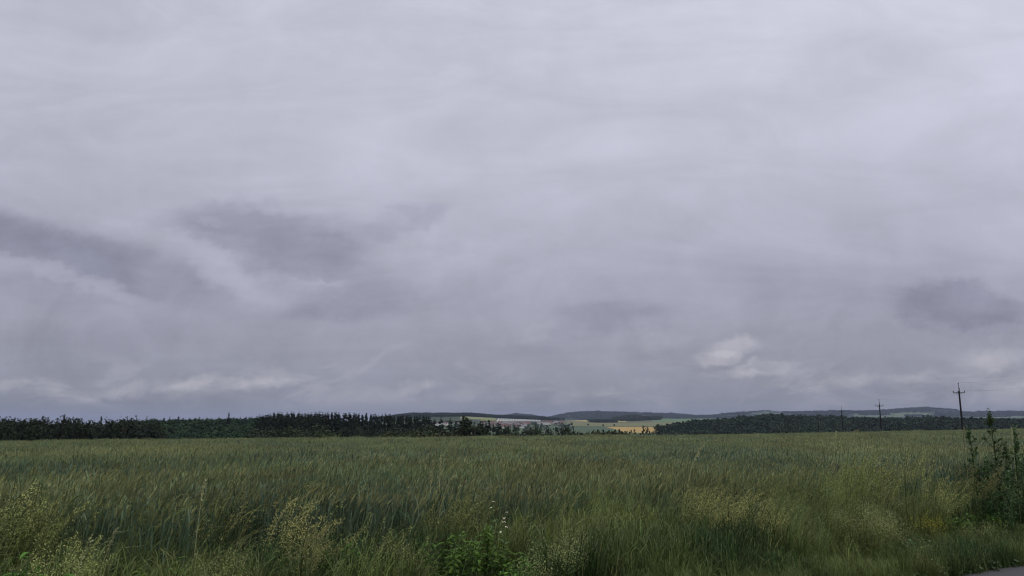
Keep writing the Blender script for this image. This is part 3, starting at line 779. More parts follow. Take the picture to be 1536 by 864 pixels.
house(float(U(783))*2220, 2220, 22, 10, 5, 2.4, 'white', 'grey', .1, 'long white building standing lowest in the village', None)
house(float(U(817))*2760, 2760, 30, 12, 6, 2.2, 'white', 'grey', .05, 'long white hall at the right end of the village', None)
house(float(U(841))*3000, 3000, 26, 11, 5, 3.0, 'cream', 'brown', .0, 'long brown-roofed barn at the far right end of the village', None)
house(float(U(659))*2480, 2480, 26, 11, 7, 2.4, 'white', 'grey', .1, 'pale building seen through the gap at the left of the thin spruces', None)

# the rows of long white tunnels on the slope above the village
NT = 17
for i in range(NT):
    p0 = 745.5 + i*3.9
    Y0 = 3110 + 13*i; Y1 = 3525 + 3*i
    x0 = float(U(p0))*Y0; x1 = float(U(p0 + 2.8*(Y1-Y0)/415))*Y1
    ys = np.linspace(0, 1, 12); th = np.linspace(0, np.pi, 9)
    cx = x0 + (x1-x0)*ys; cy = Y0 + (Y1-Y0)*ys; cz = terr(cx, cy) - .1
    w = 2.1; hgt = 1.3
    base = np.array([x0, Y0, gz(x0, Y0)])
    V = np.stack([cx[:, None] - w*np.cos(th)[None], np.repeat(cy[:, None], 9, 1), cz[:, None] + hgt*np.sin(th)[None]], 2) - base
    F = [[a*9+b, a*9+b+1, (a+1)*9+b+1, (a+1)*9+b] for a in range(11) for b in range(8)]
    g = Geo(); g.add(V.reshape(-1, 3), F)
    root = empty('polytunnel', base)
    g.obj('cover', [M['film']], root, True)
    e = Geo()
    e.add(V[0] + np.array([0, -.02, 0]), [list(range(9))[::-1]]); e.add(V[-1] + np.array([0, .02, 0]), [list(range(9))])
    e.obj('end_wall', [M['film']], root)
    lab = ('leftmost of the long white strips on the slope above the village' if i == 0 else
           'rightmost and shortest of the white strips above the village' if i == NT-1 else
           'long white strip in the left half of the striped slope above the village' if i < 10 else
           'short white strip in the right half of the striped slope above the village')
    tag(root, lab, 'greenhouse', None if i in (0, NT-1) else ('long white strips, left half' if i < 10 else 'short white strips, right half'))

# ------------------------------------------------------------------ power line
PX = [(1443.5, 573.0, 145), (1321.5, 598.0, 213), (1264.0, 609.5, 281), (1227.5, 618.0, 350), (1196.5, 630.5, 424), (1173.0, 638.0, 498), (1158.0, 641.5, 570)]
labels = ['tallest utility pole with dark crossarm, nearest the field edge at the right', 'second nearest utility pole, left of the tall one at the right',
          'third utility pole along the line, beside the low dark bushes', 'fourth utility pole, its top just reaching the far hills',
          'fifth utility pole, thin and dark against the wooded hill', 'sixth utility pole, barely rising above the field edge',
          'farthest and smallest utility pole of the line']
pts3 = [[], [], []]
DIR = math.atan2(17.5, 70)                      # heading of the line from the view axis
def make_pole(h):
    root = empty('utility_pole', (0, 0, 0))
    g = Geo(); tube(g, [(0, 0, -.8), (0, 0, h*.5), (0, 0, h-1.5)], [.19, .16, .125], 10); g.obj('pole', [M['pole_wood']], root, True)
    g = Geo(); tube(g, [(0, 0, h-1.75), (0, 0, h-.9), (0.0, 0, h-.06)], [.055, .05, .045], 8)
    tube(g, [(.12, 0, h-1.7), (.12, 0, h-.75)], [.045, .045], 6); tube(g, [(0, 0, h-.72), (.12, 0, h-.76)], [.03, .03], 6)
    g.obj('top_bracket', [M['steel']], root, True)
    g = Geo(); box(g, (0, .10, h-1.62), (2.0, .12, .13)); box(g, (0, .13, h-1.50), (.34, .2, .42))
    tube(g, [(-.55, .11, h-1.63), (0, .14, h-2.05)], [.03, .03], 5); tube(g, [(.55, .11, h-1.63), (0, .14, h-2.05)], [.03, .03], 5)
    g.obj('crossarm', [M['steel']], root)
    for px_, pz in ((-.95, h-1.55), (.95, h-1.55), (0, h-.08)):
        g = Geo(); py_ = .10 if px_ else 0
        tube(g, [(px_, py_, pz), (px_, py_, pz+.10), (px_, py_, pz+.13), (px_, py_, pz+.20), (px_, py_, pz+.24), (px_, py_, pz+.34)], [.03, .04, .10, .07, .095, .05], 8)
        g.obj('insulator', [M['porcelain']], root, True)
    return root
for (px, yt, Y), lab in zip(PX, labels):
    x = float(U(px))*Y; z = gz(x, Y)
    h = float(Zat(yt, Y)) - z - .3
    o = make_pole(round(h, 2)); o.location = (x, Y, z); o.rotation_euler = (0, 0, -DIR)
    tag(o, lab, 'utility pole', 'utility poles in a line')
    for k, (lx, lz) in enumerate(((-.95, h-1.22), (.95, h-1.22), (0, h+.25))):
        pts3[k].append(np.array([x + lx*math.cos(-DIR), Y + lx*math.sin(-DIR), z + lz]))
for k, lab in enumerate(('power line wire on the left side of the crossarms', 'power line wire on the right side of the crossarms', 'topmost power line wire over the pole tips')):
    P = pts3[k]
    first = P[0] + (P[0]-P[1])*1.0; first[2] = P[0][2] + .6
    P = [first] + P
    g = Geo()
    for a, b in zip(P[:-1], P[1:]):
        t = np.linspace(0, 1, 14)[:, None]
        q = a + (b-a)*t; q[:, 2] -= (4*t*(1-t))[:, 0]*1.1
        tube(g, q, .0055, 5)
    tag(g.obj('power_line', [M['wire']]), lab, 'wire')
# radio mast far away on the ridge
x = float(U(1061.5))*8300; z = gz(x, 8300)
mh = float(Zat(620.5, 8300)) - z
root = empty('radio_mast', (x, 8300, z))
g = Geo(); tube(g, [(0, 0, -2), (0, 0, mh*.6), (0, 0, mh)], [2.2, 1.4, .5], 6); g.obj('mast', [M['steel']], root)
g = Geo(); tube(g, [(0, 0, mh*.62), (0, 0, mh*.72)], [2.6, 2.6], 8); g.obj('platform', [M['steel']], root)
tag(root, 'thin radio mast on the far ridge in the dip between the hills', 'mast')

# ------------------------------------------------------------------ roadside plants one can point at
def spot_at(px, Y): 
    x = float(U(px))*Y
    return x, Y, gz(x, Y)
def leafcard(g, c, d, L, w, m=0, up=.2, rng=R):
    """one folded pointed leaf from c along d"""
    d = np.asarray(d, float); d = d/np.linalg.norm(d)
    s = np.cross(d, (0, 0, 1)); s = s/(np.linalg.norm(s) + 1e-6)
    n = np.cross(s, d)
    c = np.asarray(c, float)
    t = [0, .3, .7, 1]; ww = [.25, 1, .7, .05]
    mid = [c + d*L*q + n*L*up*(q - q*q*1.4) for q in t]
    V = []
    for p, q in zip(mid, ww): V += [p - s*w*q/2 + n*w*q*.18, p, p + s*w*q/2 + n*w*q*.18]
    F = [[i*3+j, i*3+j+1, (i+1)*3+j+1, (i+1)*3+j] for i in range(3) for j in range(2)]
    g.add(V, F, m)

def thistle(px, Y, ytop, k, lab, grp=None, dense=1.0, name='thistle', cat='thistle', tilt=0.0):
    rng = np.random.default_rng(900 + k)
    x, y, z = spot_at(px, Y); h = float(Zat(ytop, Y)) - z
    root = empty(name, (x, y, z), 0); root.rotation_euler = (0, tilt, rng.uniform(0, 6.28) if tilt == 0 else 0)
    g = Geo(); bend = rng.normal(0, .03, 2)
    ax = lambda q: np.array([bend[0]*q*q*h, bend[1]*q*q*h, q*h])
    tube(g, [ax(0), ax(.3), ax(.6), ax(.85), ax(.985)], [.011, .010, .008, .006, .004], 6)
    lv = Geo()
    for b in range(int(19*dense)):                                 # side shoots, short near the top
        q = rng.uniform(.22, .94); a = b*2.4 + rng.normal(0, .3); L = (1.0-q)*h*.24*rng.uniform(.6, 1.2) + .035
        d = np.array([math.cos(a), math.sin(a), rng.uniform(.8, 1.5)]); d /= np.linalg.norm(d)
        p0 = ax(q); p1 = p0 + d*L
        tube(g, [p0, (p0+p1)/2 + (0, 0, -.01), p1], [.005, .004, .003], 5)
        for j in range(8):
            f = rng.uniform(.2, 1); aa = rng.uniform(0, 6.28)
            leafcard(lv, p0 + (p1-p0)*f, np.array([math.cos(aa), math.sin(aa), rng.uniform(-.1, .8)]) + d*.6, rng.uniform(.035, .075), rng.uniform(.010, .018), 0, .25)
        for j in range(3):
            c = p1 + rng.normal(0, .014, 3); quads(lv, c[None] + rng.normal(0, .008, (7, 3)), rng.normal(size=(7, 3)), .022, 1.1, 0, rng)
    for j in range(int(115*dense)):                                  # stem leaves, thicker low down
        q = 1-rng.uniform(0, .93)**.8; a = rng.uniform(0, 6.28)
        leafcard(lv, ax(q), (math.cos(a), math.sin(a), rng.uniform(.0, .9)), (.05 + .16*(1-q))*rng.uniform(.7, 1.2), rng.uniform(.016, .032), 0, .3)
    c = ax(.99); quads(lv, c[None] + rng.normal(0, 1, (46, 3))*np.array([.016, .016, .04]), rng.normal(size=(46, 3)), .026, 1.2, 0, rng)
    g.obj('stem', [M['dark_weed']], root, True); lv.obj('leaves', [M['dark_weed']], root)
    return tag(root, lab, cat, grp)
thistle(1490, 11.3, 620.5, 1, 'tallest dark thistle plant standing above the hills at the right', None, 1.5)
thistle(1456, 11.6, 645, 2, 'dark thistle plant left of the tallest one, topping out at the field edge', None, 1.1)
thistle(1515, 11.0, 649, 3, 'slim dark thistle plant just right of the tallest one', None, 1.0)
thistle(1536, 10.6, 668, 4, 'dark thistle plant cut by the right edge of the picture', None, 1.2)
thistle(1472, 11.0, 690, 5, 'short dark thistle plant at the foot of the tallest one', None, 1.2)
thistle(1502, 11.8, 668, 6, 'leafy dark thistle plant close behind the tallest one', None, 1.2)
for k, (px, yt, Y) in enumerate(((1463, 716, 11.3), (1525, 704, 10.8), (1503, 715, 10.5))):
    thistle(px, Y, yt, 40+k, 'leafy thistle shoot in the dark undergrowth at the foot of the tall thistles', 'thistle shoots below the tall thistles', .5)
# dark weeds standing in the wheat
for k, (px, yt, Y) in enumerate(((770, 681, 22), (776, 684, 22.6), (757, 686, 21), (738, 689, 20), (880, 684, 21), (888, 687, 20.6), (873, 690, 20), (905, 690, 20), (93, 688, 20), (1118, 697, 17), (143, 690, 21))):
    thistle(px, Y, yt, 20+k, 'dark leafy weed standing up out of the green wheat', 'dark weeds in the wheat', 1.0, 'field_weed', 'weed')

def leafy(px, Y, ytop, k, lab, grp=None, spread=.3, n=150, mat='weed_leaf', name='leafy_weed'):
    rng = np.random.default_rng(1000 + k)
    x, y, z = spot_at(px, Y); h = max(.25, float(Zat(ytop, Y)) - z)
    root = empty(name, (x, y, z)); st = Geo(); lv = Geo()
    for s in range(9):
        a = rng.uniform(0, 6.28); r = spread*rng.uniform(.2, 1); top = np.array([math.cos(a)*r, math.sin(a)*r, h*rng.uniform(.7, 1)])
        b0 = np.array([math.cos(a)*.03, math.sin(a)*.03, 0]); mid = (b0 + top)/2 + (0, 0, h*.08)
        tube(st, [b0, mid, top], [.007, .005, .003], 5)
        for j in range(n//9):
            q = rng.uniform(.3, 1)**.7; p = b0*(1-q)**2 + 2*mid*q*(1-q) + top*q*q
            aa = rng.uniform(0, 6.28)
            leafcard(lv, p + rng.normal(0, .015, 3), (math.cos(aa), math.sin(aa), rng.uniform(-.3, .4)), rng.uniform(.045, .095), rng.uniform(.022, .042), 0, .3)
    st.obj('stem', [M['dark_weed']], root, True); lv.obj('leaves', [M[mat]], root)
    return tag(root, lab, 'weed', grp)
for k, (px, Y, yt, sp, lab) in enumerate((
    (700, 6.9, 792, .30, 'bright green leafy weed in the centre foreground, left of the white flower'),
    (722, 7.1, 789, .26, 'bright green leafy weed, the tallest of the centre foreground clump'),
    (745, 7.0, 806, .20, 'bright green leafy weed below the white flower'),
    (676, 6.6, 805, .26, 'bright green leafy weed at the left of the centre foreground clump'),
    (777, 6.8, 818, .18, 'bright green leafy weed near the cream flowers of the centre foreground'),
    (48, 5.2, 822, .26, 'bright green leafy weed at the lower left corner'),
    (235, 5.4, 832, .22, 'bright green leafy weed at the bottom left of the verge'),
    (1428, 10.6, 769, .30, 'bright green leafy weed beside the yellow flowers on the right'),
    (1478, 10.7, 762, .22, 'bright green leafy weed at the foot of the thistles'),
    (525, 6.4, 798, .20, 'green leafy weed among the grass left of centre'),
    (1350, 9.4, 805, .30, 'green leafy weed low on the verge between the cream flowers'),
    (1500, 9.9, 818, .34, 'green leafy weed right beside the road edge'))):
    leafy(px, Y, yt, k, lab, None, sp*1.15, 190 if sp > .25 else 140, 'dark_weed' if k in (10, 11) else 'weed_leaf')

def umbel(px, Y, ytop, k, lab, grp=None, spread=.22, n=16, mat='cream_flower', name='flowering_weed', size=.0078):
    """upright stems carrying clouds of tiny flowers"""
    rng = np.random.default_rng(1100 + k)
    x, y, z = spot_at(px, Y); h = max(.2, float(Zat(ytop, Y)) - z)
    root = empty(name, (x, y, z)); st, lv, fl = Geo(), Geo(), Geo()
    for s in range(n):
        a = rng.uniform(0, 6.28); r = spread*math.sqrt(rng.uniform(.02, 1)); hh = h*rng.uniform(.62, 1)
        top = np.array([math.cos(a)*r + .05, math.sin(a)*r, hh]); b0 = top*np.array([.25, .25, 0])
        tube(st, [b0, (b0+top)/2 + (-.01, 0, .02), top], [.004, .003, .002], 4)
        q = 85; c = top[None] + rng.normal(0, 1, (q, 3))*np.array([.045, .045, .05]) + np.array([0, 0, -.03])
        quads(fl, c, rng.normal(size=(q, 3)) + np.array([0, 0, .6]), rng.uniform(.6, 1.4, q)*size, 1.2, 0, rng)
        for j in range(9):
            aa = rng.uniform(0, 6.28); qq = rng.uniform(.25, .85)
            leafcard(lv, b0 + (top-b0)*qq, (math.cos(aa), math.sin(aa), .3), rng.uniform(.04, .08), .012, 0, .2)
    st.obj('stem', [M['grass_leaf']], root); lv.obj('leaves', [M['grass_leaf']], root); fl.obj('flowers', [M[mat]], root)
    return tag(root, lab, 'flowering weed', grp)
for k, (px, Y, yt, sp, n, lab) in enumerate((
    (1283, 8.8, 752, .30, 24, 'largest clump of cream flowers on the right of the verge'),
    (1262, 8.9, 766, .24, 18, 'cream flower clump at the left side of the largest one'),
    (1306, 8.7, 778, .26, 18, 'cream flower clump low at the right side of the largest one'),
    (1372, 9.0, 812, .22, 14, 'cream flower clump low on the verge near the road'),
    (1350, 8.6, 829, .22, 16, 'cream flower clump lowest on the right of the verge'),
    (1418, 9.6, 806, .24, 10, 'pale brownish flowering clump between road and yellow flowers'),
    (1452, 10.0, 780, .32, 18, 'broad brownish flowering clump in front of the thistles'),
    (335, 5.6, 818, .18, 16, 'yellowish cream flower clump at the lower left of the verge'),
    (352, 5.8, 830, .16, 12, 'small cream flower clump beside the lower left one'),
    (812, 6.8, 806, .18, 14, 'cream flower clump in the centre foreground, the tall left one'),
    (838, 6.9, 798, .15, 10, 'cream flower clump in the centre foreground, the middle one'),
    (857, 7.2, 780, .13, 10, 'cream flower clump in the centre foreground, the highest one'),
    (795, 6.3, 832, .16, 10, 'cream flower clump at the bottom of the centre foreground'))):
    umbel(px, Y, yt, k, lab, None, sp, n)
for k, (px, yt, lab) in enumerate(((1358, 772, 'brightest yellow flower head on the verge, leftmost of four'), (1371, 767, 'small yellow flower head, the highest of four'),
                                   (1380, 776, 'yellow flower head, third of the four from the left'), (1394, 773, 'yellow flower head nearest the bright green weed'))):
    umbel(px, 10.2, yt, 30+k, lab, 'yellow flowers on the verge', .025, 2, 'yellow_flower', 'yellow_flower', .0085)

def white_flower(px, Y, ytop, k, lab, n):
    rng = np.random.default_rng(1200 + k)
    x, y, z = spot_at(px, Y); h = float(Zat(ytop, Y)) - z
    root = empty('white_flower', (x, y, z)); st, pt, lv = Geo(), Geo(), Geo()
    tube(st, [(0, 0, 0), (.01, 0, h*.5), (.0, 0, h)], [.006, .005, .003], 6)
    for i in range(n):
        zz = h - i*.042 + rng.normal(0, .006); a = rng.uniform(0, 6.28)
        c = np.array([math.cos(a)*.022, math.sin(a)*.022, zz])
        for j in range(5):
            aa = a + (j-2)*.5
            leafcard(pt, c, (math.cos(aa), math.sin(aa), rng.uniform(-.4, .6)), .021, .015, 0, .4)
    for i in range(14):
        a = rng.uniform(0, 6.28); leafcard(lv, (0, 0, h*rng.uniform(.1, .8)), (math.cos(a), math.sin(a), .5), .09, .028, 0, .3)
    st.obj('stem', [M['dark_weed']], root, True); pt.obj('petals', [M['white_flower']], root); lv.obj('leaves', [M['dark_weed']], root)
    tag(root, lab, 'flower')
white_flower(756, 7.4, 767, 0, 'white flower spike in the centre foreground', 5)
white_flower(739, 7.6, 752, 1, 'small white flower up left of the white spike', 2)

def stalk(px, Y, ytop, k, lab, lean=.2, head=.14, droop=.3, grp=None):
    """one tall pale seeding grass stalk"""
    rng = np.random.default_rng(1300 + k)
    x, y, z = spot_at(px, Y); h = float(Zat(ytop, Y)) - z
    t = np.linspace(0, 1, 12)
    P = np.stack([lean*(t**2.5), 0*t + .02*t, h*(t*(1+droop*.35) - droop*.35*t**5)], 1); P[:, 0] -= lean
    root = empty('grass_stalk', (x, y, z)); g = Geo(); tube(g, P, np.linspace(.0034, .0022, 12), 5); g.obj('stem', [M['dry_stalk']], root)
    hd = Geo(); q = int(head*330); s = rng.uniform(1-head/h, 1, q)
    c = np.stack([np.interp(s, t, P[:, a]) for a in range(3)], 1) + rng.normal(0, .0055, (q, 3))
    quads(hd, c, rng.normal(size=(q, 3)), rng.uniform(.007, .012, q), 2.2, 0, rng)
    hd.obj('seed_head', [M['dry_stalk']], root)
    tag(root, lab, 'grass', grp)
for k, (px, Y, yt, ln, hd, dr, lab) in enumerate((
    (1056, 9.8, 668, .30, .22, .5, 'tall pale grass stalk bending right, right of centre'),
    (1048, 9.5, 678, .24, .18, .3, 'pale grass stalk close below the tall bending one right of centre'),
    (651, 8.8, 688, .05, .30, .1, 'upright pale grass spike left of centre'),
    (662, 9.2, 682, .02, .26, .1, 'thin pale grass spike just right of the upright one left of centre'),
    (1255, 10.6, 647, .10, .16, .4, 'pale seed head rising above the field edge, left of the third pole'),
    (1288, 10.4, 646, .22, .10, .9, 'pale seed head bent sideways beside the third pole'),
    (1447, 11.2, 640, .03, .34, .1, 'straight pale grass stalk in front of the nearest pole'),
    (312, 6.6, 717, .05, .22, .2, 'pale bent grass stalk in the wheat at left'),
    (313, 9.0, 718, .12, .20, .2, 'bright leaning grass stalk in the left half of the wheat'),
    (188, 5.6, 788, .14, .20, .1, 'pale grass stalk leaning right in the lower left, upper of two'),
    (150, 5.4, 800, .12, .22, .1, 'pale grass stalk leaning right in the lower left, lower of two'),
    (685, 8.0, 712, .20, .14, .7, 'drooping pale grass head left of centre'),
    (700, 8.3, 720, .16, .12, .6, 'drooping pale grass head nearer the white flower'),
    (450, 7.2, 745, .30, .24, .3, 'long pale grass head leaning over at left of centre'),
    (1300, 10.0, 690, .06, .16, .3, 'thin pale grass stalk in the yellow tuft below the poles'),
    (1518, 10.9, 640, .02, .2, .1, 'thin pale grass stalk between the thistles at right'))):
    stalk(px, Y, yt, k, lab, ln, hd, dr)

def tuft_thing(px, Y, ytop, k, lab, n=26, spread=.25):
    """big tuft of yellow seeding grass"""
    rng = np.random.default_rng(1400 + k)
    x, y, z = spot_at(px, Y); h = float(Zat(ytop, Y)) - z
    root = empty('grass_tuft', (x, y, z)); bl, hd = Geo(), Geo()
    b = np.stack([rng.normal(0, .09, n), rng.normal(0, .09, n), np.zeros(n)], 1)
    hh = h*rng.uniform(.72, 1, n); phi = rng.uniform(0, 6.28, n); rch = spread*rng.uniform(.2, 1, n)
    t = np.linspace(0, 1, 7); d = side(phi)
    P = b[:, None] + d[:, None]*(rch[:, None]*t[None]**2)[:, :, None]; P[:, :, 0] += .22*t[None]**3; P[:, :, 2] += hh[:, None]*t[None]
    ribbons(bl, P, np.full((n, 7), .0042), side(rng.uniform(0, 6, n)), 0)
    blades(bl, np.repeat(b, 2, 0), rng.uniform(.3, .62, 2*n), rng.uniform(.1, .35, 2*n), rng.uniform(0, 6.28, 2*n), .008, 6, rng.uniform(.2, .9, 2*n), 0, rng)
    for i in range(n):
        q = 90; s = rng.uniform(.70, 1.0, q); c = np.stack([np.interp(s, t, P[i, :, a]) for a in range(3)], 1)
        sp = (1.03-s)*.13 + .005
        c += rng.normal(0, 1, (q, 3))*np.array([.75, .75, .35])*sp[:, None]
        quads(hd, c, rng.normal(size=(q, 3)), rng.uniform(.0045, .0085, q), 2.8, 0, rng)
    bl.obj('blades', [M['grass_leaf']], root); hd.obj('seed_heads', [M['yellow_head']], root)
    tag(root, lab, 'grass tuft')
for k, (px, Y, yt, n, sp, lab) in enumerate((
    (1268, 9.8, 672, 44, .38, 'tall yellow tuft of seeding grass below the third pole'),
    (1300, 9.9, 682, 30, .30, 'yellow tuft of seeding grass, right of the tallest yellow tuft'),
    (1356, 10.2, 664, 22, .22, 'slender tuft of seeding grass reaching the wooded hill'),
    (1240, 9.6, 695, 24, .28, 'yellow tuft of seeding grass left of the tallest yellow tuft'),
    (1060, 8.6, 735, 30, .34, 'yellow tuft of seeding grass right of centre'),
    (1030, 8.7, 722, 22, .30, 'seeding grass tuft under the bending stalk right of centre'),
    (1130, 8.8, 745, 30, .36, 'yellow tuft of seeding grass between centre and right'),
    (660, 8.0, 722, 30, .36, 'brown seeding grass tuft left of centre'),
    (430, 7.0, 742, 26, .32, 'yellow seeding grass tuft at left of centre'),
    (20, 6.6, 712, 26, .34, 'yellow seeding grass tuft at the left edge of the picture'),
    (455, 6.4, 775, 26, .3, 'golden seeding grass tuft low at left of centre'),
    (90, 5.4, 792, 26, .3, 'yellow seeding grass tuft at the lower left'),
    (1448, 10.9, 690, 24, .28, 'yellow seeding grass tuft around the foot of the left thistle'),
    (1395, 10.4, 712, 22, .28, 'yellow seeding grass tuft before the wheat on the right'))):
    tuft_thing(px, Y, yt, k, lab, n, sp)

# ------------------------------------------------------------------ haze
g = Geo(); box(g, (0, 0, 95), (44000, 44000, 330))
hz = g.obj('haze', [])
m = bpy.data.materials.new('haze_air'); m.use_nodes = True; nt = m.node_tree; nt.nodes.clear()
pv = nd(nt, 'ShaderNodeVolumePrincipled'); pv.inputs['Color'].default_value = (.54, .62, .88, 1); pv.inputs['Density'].default_value = 4.0e-5
out = nd(nt, 'ShaderNodeOutputMaterial'); nt.links.new(pv.outputs[0], out.inputs['Volume'])
hz.data.materials.append(m)
tag(hz, 'thin pale haze in the air over the valley', 'haze', None, 'stuff')

# ------------------------------------------------------------------ sky
SUN_EL, SUN_AZ = math.radians(50), math.radians(125)     # hidden sun, behind the clouds on the right
def build_world():
    w = bpy.data.worlds.new('World'); SC.world = w; w.use_nodes = True
    nt = w.node_tree; nt.nodes.clear(); L = nt.links.new
    def N(t, **k): return nd(nt, t, **k)
    def inp(s, v):
        if isinstance(v, (int, float)): s.default_value = v
        elif isinstance(v, tuple): s.default_value = v
        else: L(v, s)
    def math_(op, a, b=0.0, c=None, clamp=False):
        n = N('ShaderNodeMath', operation=op); n.use_clamp = clamp
        inp(n.inputs[0], a); inp(n.inputs[1], b)
        if c is not None: inp(n.inputs[2], c)
        return n.outputs[0]
    def vmath(op, a, b=(0., 0., 0.), s=None):
        n = N('ShaderNodeVectorMath', operation=op); inp(n.inputs[0], a)
        if op == 'SCALE': inp(n.inputs['Scale'], s)
        elif op not in ('LENGTH', 'NORMALIZE'): inp(n.inputs[1], b)
        return n.outputs['Value'] if op == 'LENGTH' else n.outputs[0]
    def noise(vec, scale, detail=5, rough=.55, lac=2.0, dist=0.0, col=False):
        n = N('ShaderNodeTexNoise'); L(vec, n.inputs['Vector']); n.inputs['Scale'].default_value = scale
        n.inputs['Detail'].default_value = detail; n.inputs['Roughness'].default_value = rough; n.inputs['Distortion'].default_value = dist
        return n.outputs['Color'] if col else n.outputs['Fac']
    def mrange(v, a, b, c, d, smooth=True):
        n = N('ShaderNodeMapRange'); n.interpolation_type = 'SMOOTHSTEP' if smooth else 'LINEAR'
        inp(n.inputs['Value'], v)
        for k, q in zip(('From Min', 'From Max', 'To Min', 'To Max'), (a, b, c, d)): n.inputs[k].default_value = q
        return n.outputs['Result']
    tc = N('ShaderNodeTexCoord'); D = tc.outputs['Generated']
    sp = N('ShaderNodeSeparateXYZ'); L(D, sp.inputs[0])
    dx, dy, dz = sp.outputs
    yy = math_('MAXIMUM', dy, .06)
    u = math_('DIVIDE', dx, yy); v = math_('DIVIDE', dz, yy)
    cb = N('ShaderNodeCombineXYZ'); L(u, cb.inputs[0]); L(v, cb.inputs[1]); uv = cb.outputs[0]
    # cloud ceiling: directions dropped onto a plane high above, so that streaks run to the horizon
    zz = math_('ADD', math_('MAXIMUM', dz, 0.0), .10)
    cp = N('ShaderNodeCombineXYZ'); L(math_('DIVIDE', dx, zz), cp.inputs[0]); L(math_('DIVIDE', dy, zz), cp.inputs[1])
    pl = cp.outputs[0]
    rp = N('ShaderNodeMapping'); L(pl, rp.inputs['Vector']); rp.inputs['Rotation'].default_value = (0, 0, .5); rp.inputs['Scale'].default_value = (.42, 1.15, 1)
    n1 = noise(rp.outputs[0], .55, 6, .5, dist=.4)
    n2 = noise(rp.outputs[0], 1.9, 6, .6, dist=.6)
    # ceiling brightness by height
    cr = N('ShaderNodeValToRGB'); L(dz, cr.inputs['Fac'])
    el = cr.color_ramp.elements
    stops = [(0.0, (.240,.252,.305)), (.03, (.258,.266,.328)), (.09, (.318,.318,.390)), (.16, (.398,.394,.484)), (.24, (.485,.485,.583)),
             (.34, (.548,.553,.655)), (.46, (.595,.602,.705)), (.62, (.62,.63,.735)), (1.0, (.63,.64,.74))]
    el[0].position, el[0].color = stops[0][0], (*stops[0][1], 1); el[1].position, el[1].color = stops[-1][0], (*stops[-1][1], 1)
    for p, c in stops[1:-1]:
        e = el.new(p); e.color = (*c, 1)
    base = cr.outputs['Color']
    k1 = mrange(n1, .3, .7, -.06, .06, False); k2 = mrange(n2, .3, .7, -.02, .02, False)
    lr = math_('ADD', mrange(u, -.7, .1, -.05, .0), mrange(math_('MULTIPLY', u, v), .0, .35, 0, .10))
    wm = N('ShaderNodeMapping'); L(uv, wm.inputs['Vector']); wm.inputs['Rotation'].default_value = (0, 0, .30); wm.inputs['Scale'].default_value = (1.0, 3.4, 1)
    n3 = noise(wm.outputs[0], 3.2, 9, .6, dist=.8)
    n4 = noise(uv, 9.0, 9, .62, dist=.5)
    k3 = mrange(n3, .3, .7, -.09, .09, False)
    k4 = math_('MULTIPLY', mrange(n4, .3, .7, -.13, .13, False), mrange(v, .02, .34, 1.0, .30))
    gain = math_('ADD', math_('ADD', math_('ADD', math_('ADD', math_('ADD', 1.0, k1), k2), k3), k4), lr)
    # cloud shapes: bent ellipses at fixed headings
    wn = noise(wm.outputs[0], 5.0, 7, .6, col=True); wn2 = noise(uv, 17.0, 9, .70, col=True)
    off = vmath('ADD', vmath('SCALE', vmath('SUBTRACT', wn, (.5, .5, .5)), s=.080), vmath('SCALE', vmath('SUBTRACT', wn2, (.5, .5, .5)), s=.052))
    uvd = vmath('ADD', uv, off)
    offc = vmath('ADD', vmath('SCALE', vmath('SUBTRACT', wn, (.5, .5, .5)), s=.035), vmath('SCALE', vmath('SUBTRACT', wn2, (.5, .5, .5)), s=.042))
    uvc = vmath('ADD', uv, offc)
    ct, st = math.cos(TILT), math.sin(TILT)
    def uvof(px, py):
        a = (px-768)/FPX; b = (432-py)/FPX
        yv = ct - b*st; zv = st + b*ct
        return a/yv, zv/yv
    def blob(px, py, rx, ry, ang, soft, src):
        uu, vv = uvof(px, py)
        d = vmath('SUBTRACT', src, (uu, vv, 0.))
        r = N('ShaderNodeVectorRotate', rotation_type='Z_AXIS'); L(d, r.inputs['Vector']); r.inputs['Angle'].default_value = math.radians(ang)
        s = vmath('MULTIPLY', r.outputs[0], (FPX/rx, FPX/ry, 0.))
        return mrange(vmath('LENGTH', s), 1.0, soft, 0.0, 1.0)
    dark = 0.0; bright = 0.0
    puff = mrange(noise(uv, 21.0, 9, .6, dist=.3), .36, .62, .5, 1.2)
    uvs = vmath('ADD', uv, vmath('ADD', vmath('SCALE', vmath('SUBTRACT', wn, (.5, .5, .5)), s=.040), vmath('SCALE', vmath('SUBTRACT', wn2, (.5, .5, .5)), s=.026)))
    # (column, row, half width, half height, clockwise tilt, softness core, strength)
    for px, py, rx, ry, an, so, k in (
        (60, 365, 190, 52, 18, .25, .17), (215, 410, 200, 46, 20, .3, .15), (-60, 330, 160, 50, 14, .3, .12),
        (400, 352, 190, 62, 6, .2, .16), (350, 330, 120, 34, 8, .3, .07), (480, 385, 130, 42, 10, .3, .08), (600, 332, 70, 26, -18, .2, .12), (640, 322, 40, 16, -30, .2, .05),
        (525, 448, 110, 38, -8, .2, .12), (80, 440, 150, 26, 4, .2, .05), (150, 500, 200, 40, -4, .1, .05),
        (925, 472, 110, 34, -8, .2, .13), (800, 512, 60, 24, -14, .2, .05), (1440, 455, 105, 46, 2, .3, .24), (1350, 432, 44, 22, 10, .2, .05), (1480, 490, 110, 30, 0, .2, .08),
        (1100, 552, 80, 12, 0, .2, .05), (460, 470, 90, 26, 0, .1, .04), (1180, 420, 320, 60, 4, .0, .05), (330, 590, 300, 12, 0, .1, .03)):
        dark = math_('ADD', dark, math_('MULTIPLY', blob(px, py, rx*1.15, ry*1.1, an, so*1.2 + .12, uvs if px < 220 and py < 420 else uvd), k*1.02))
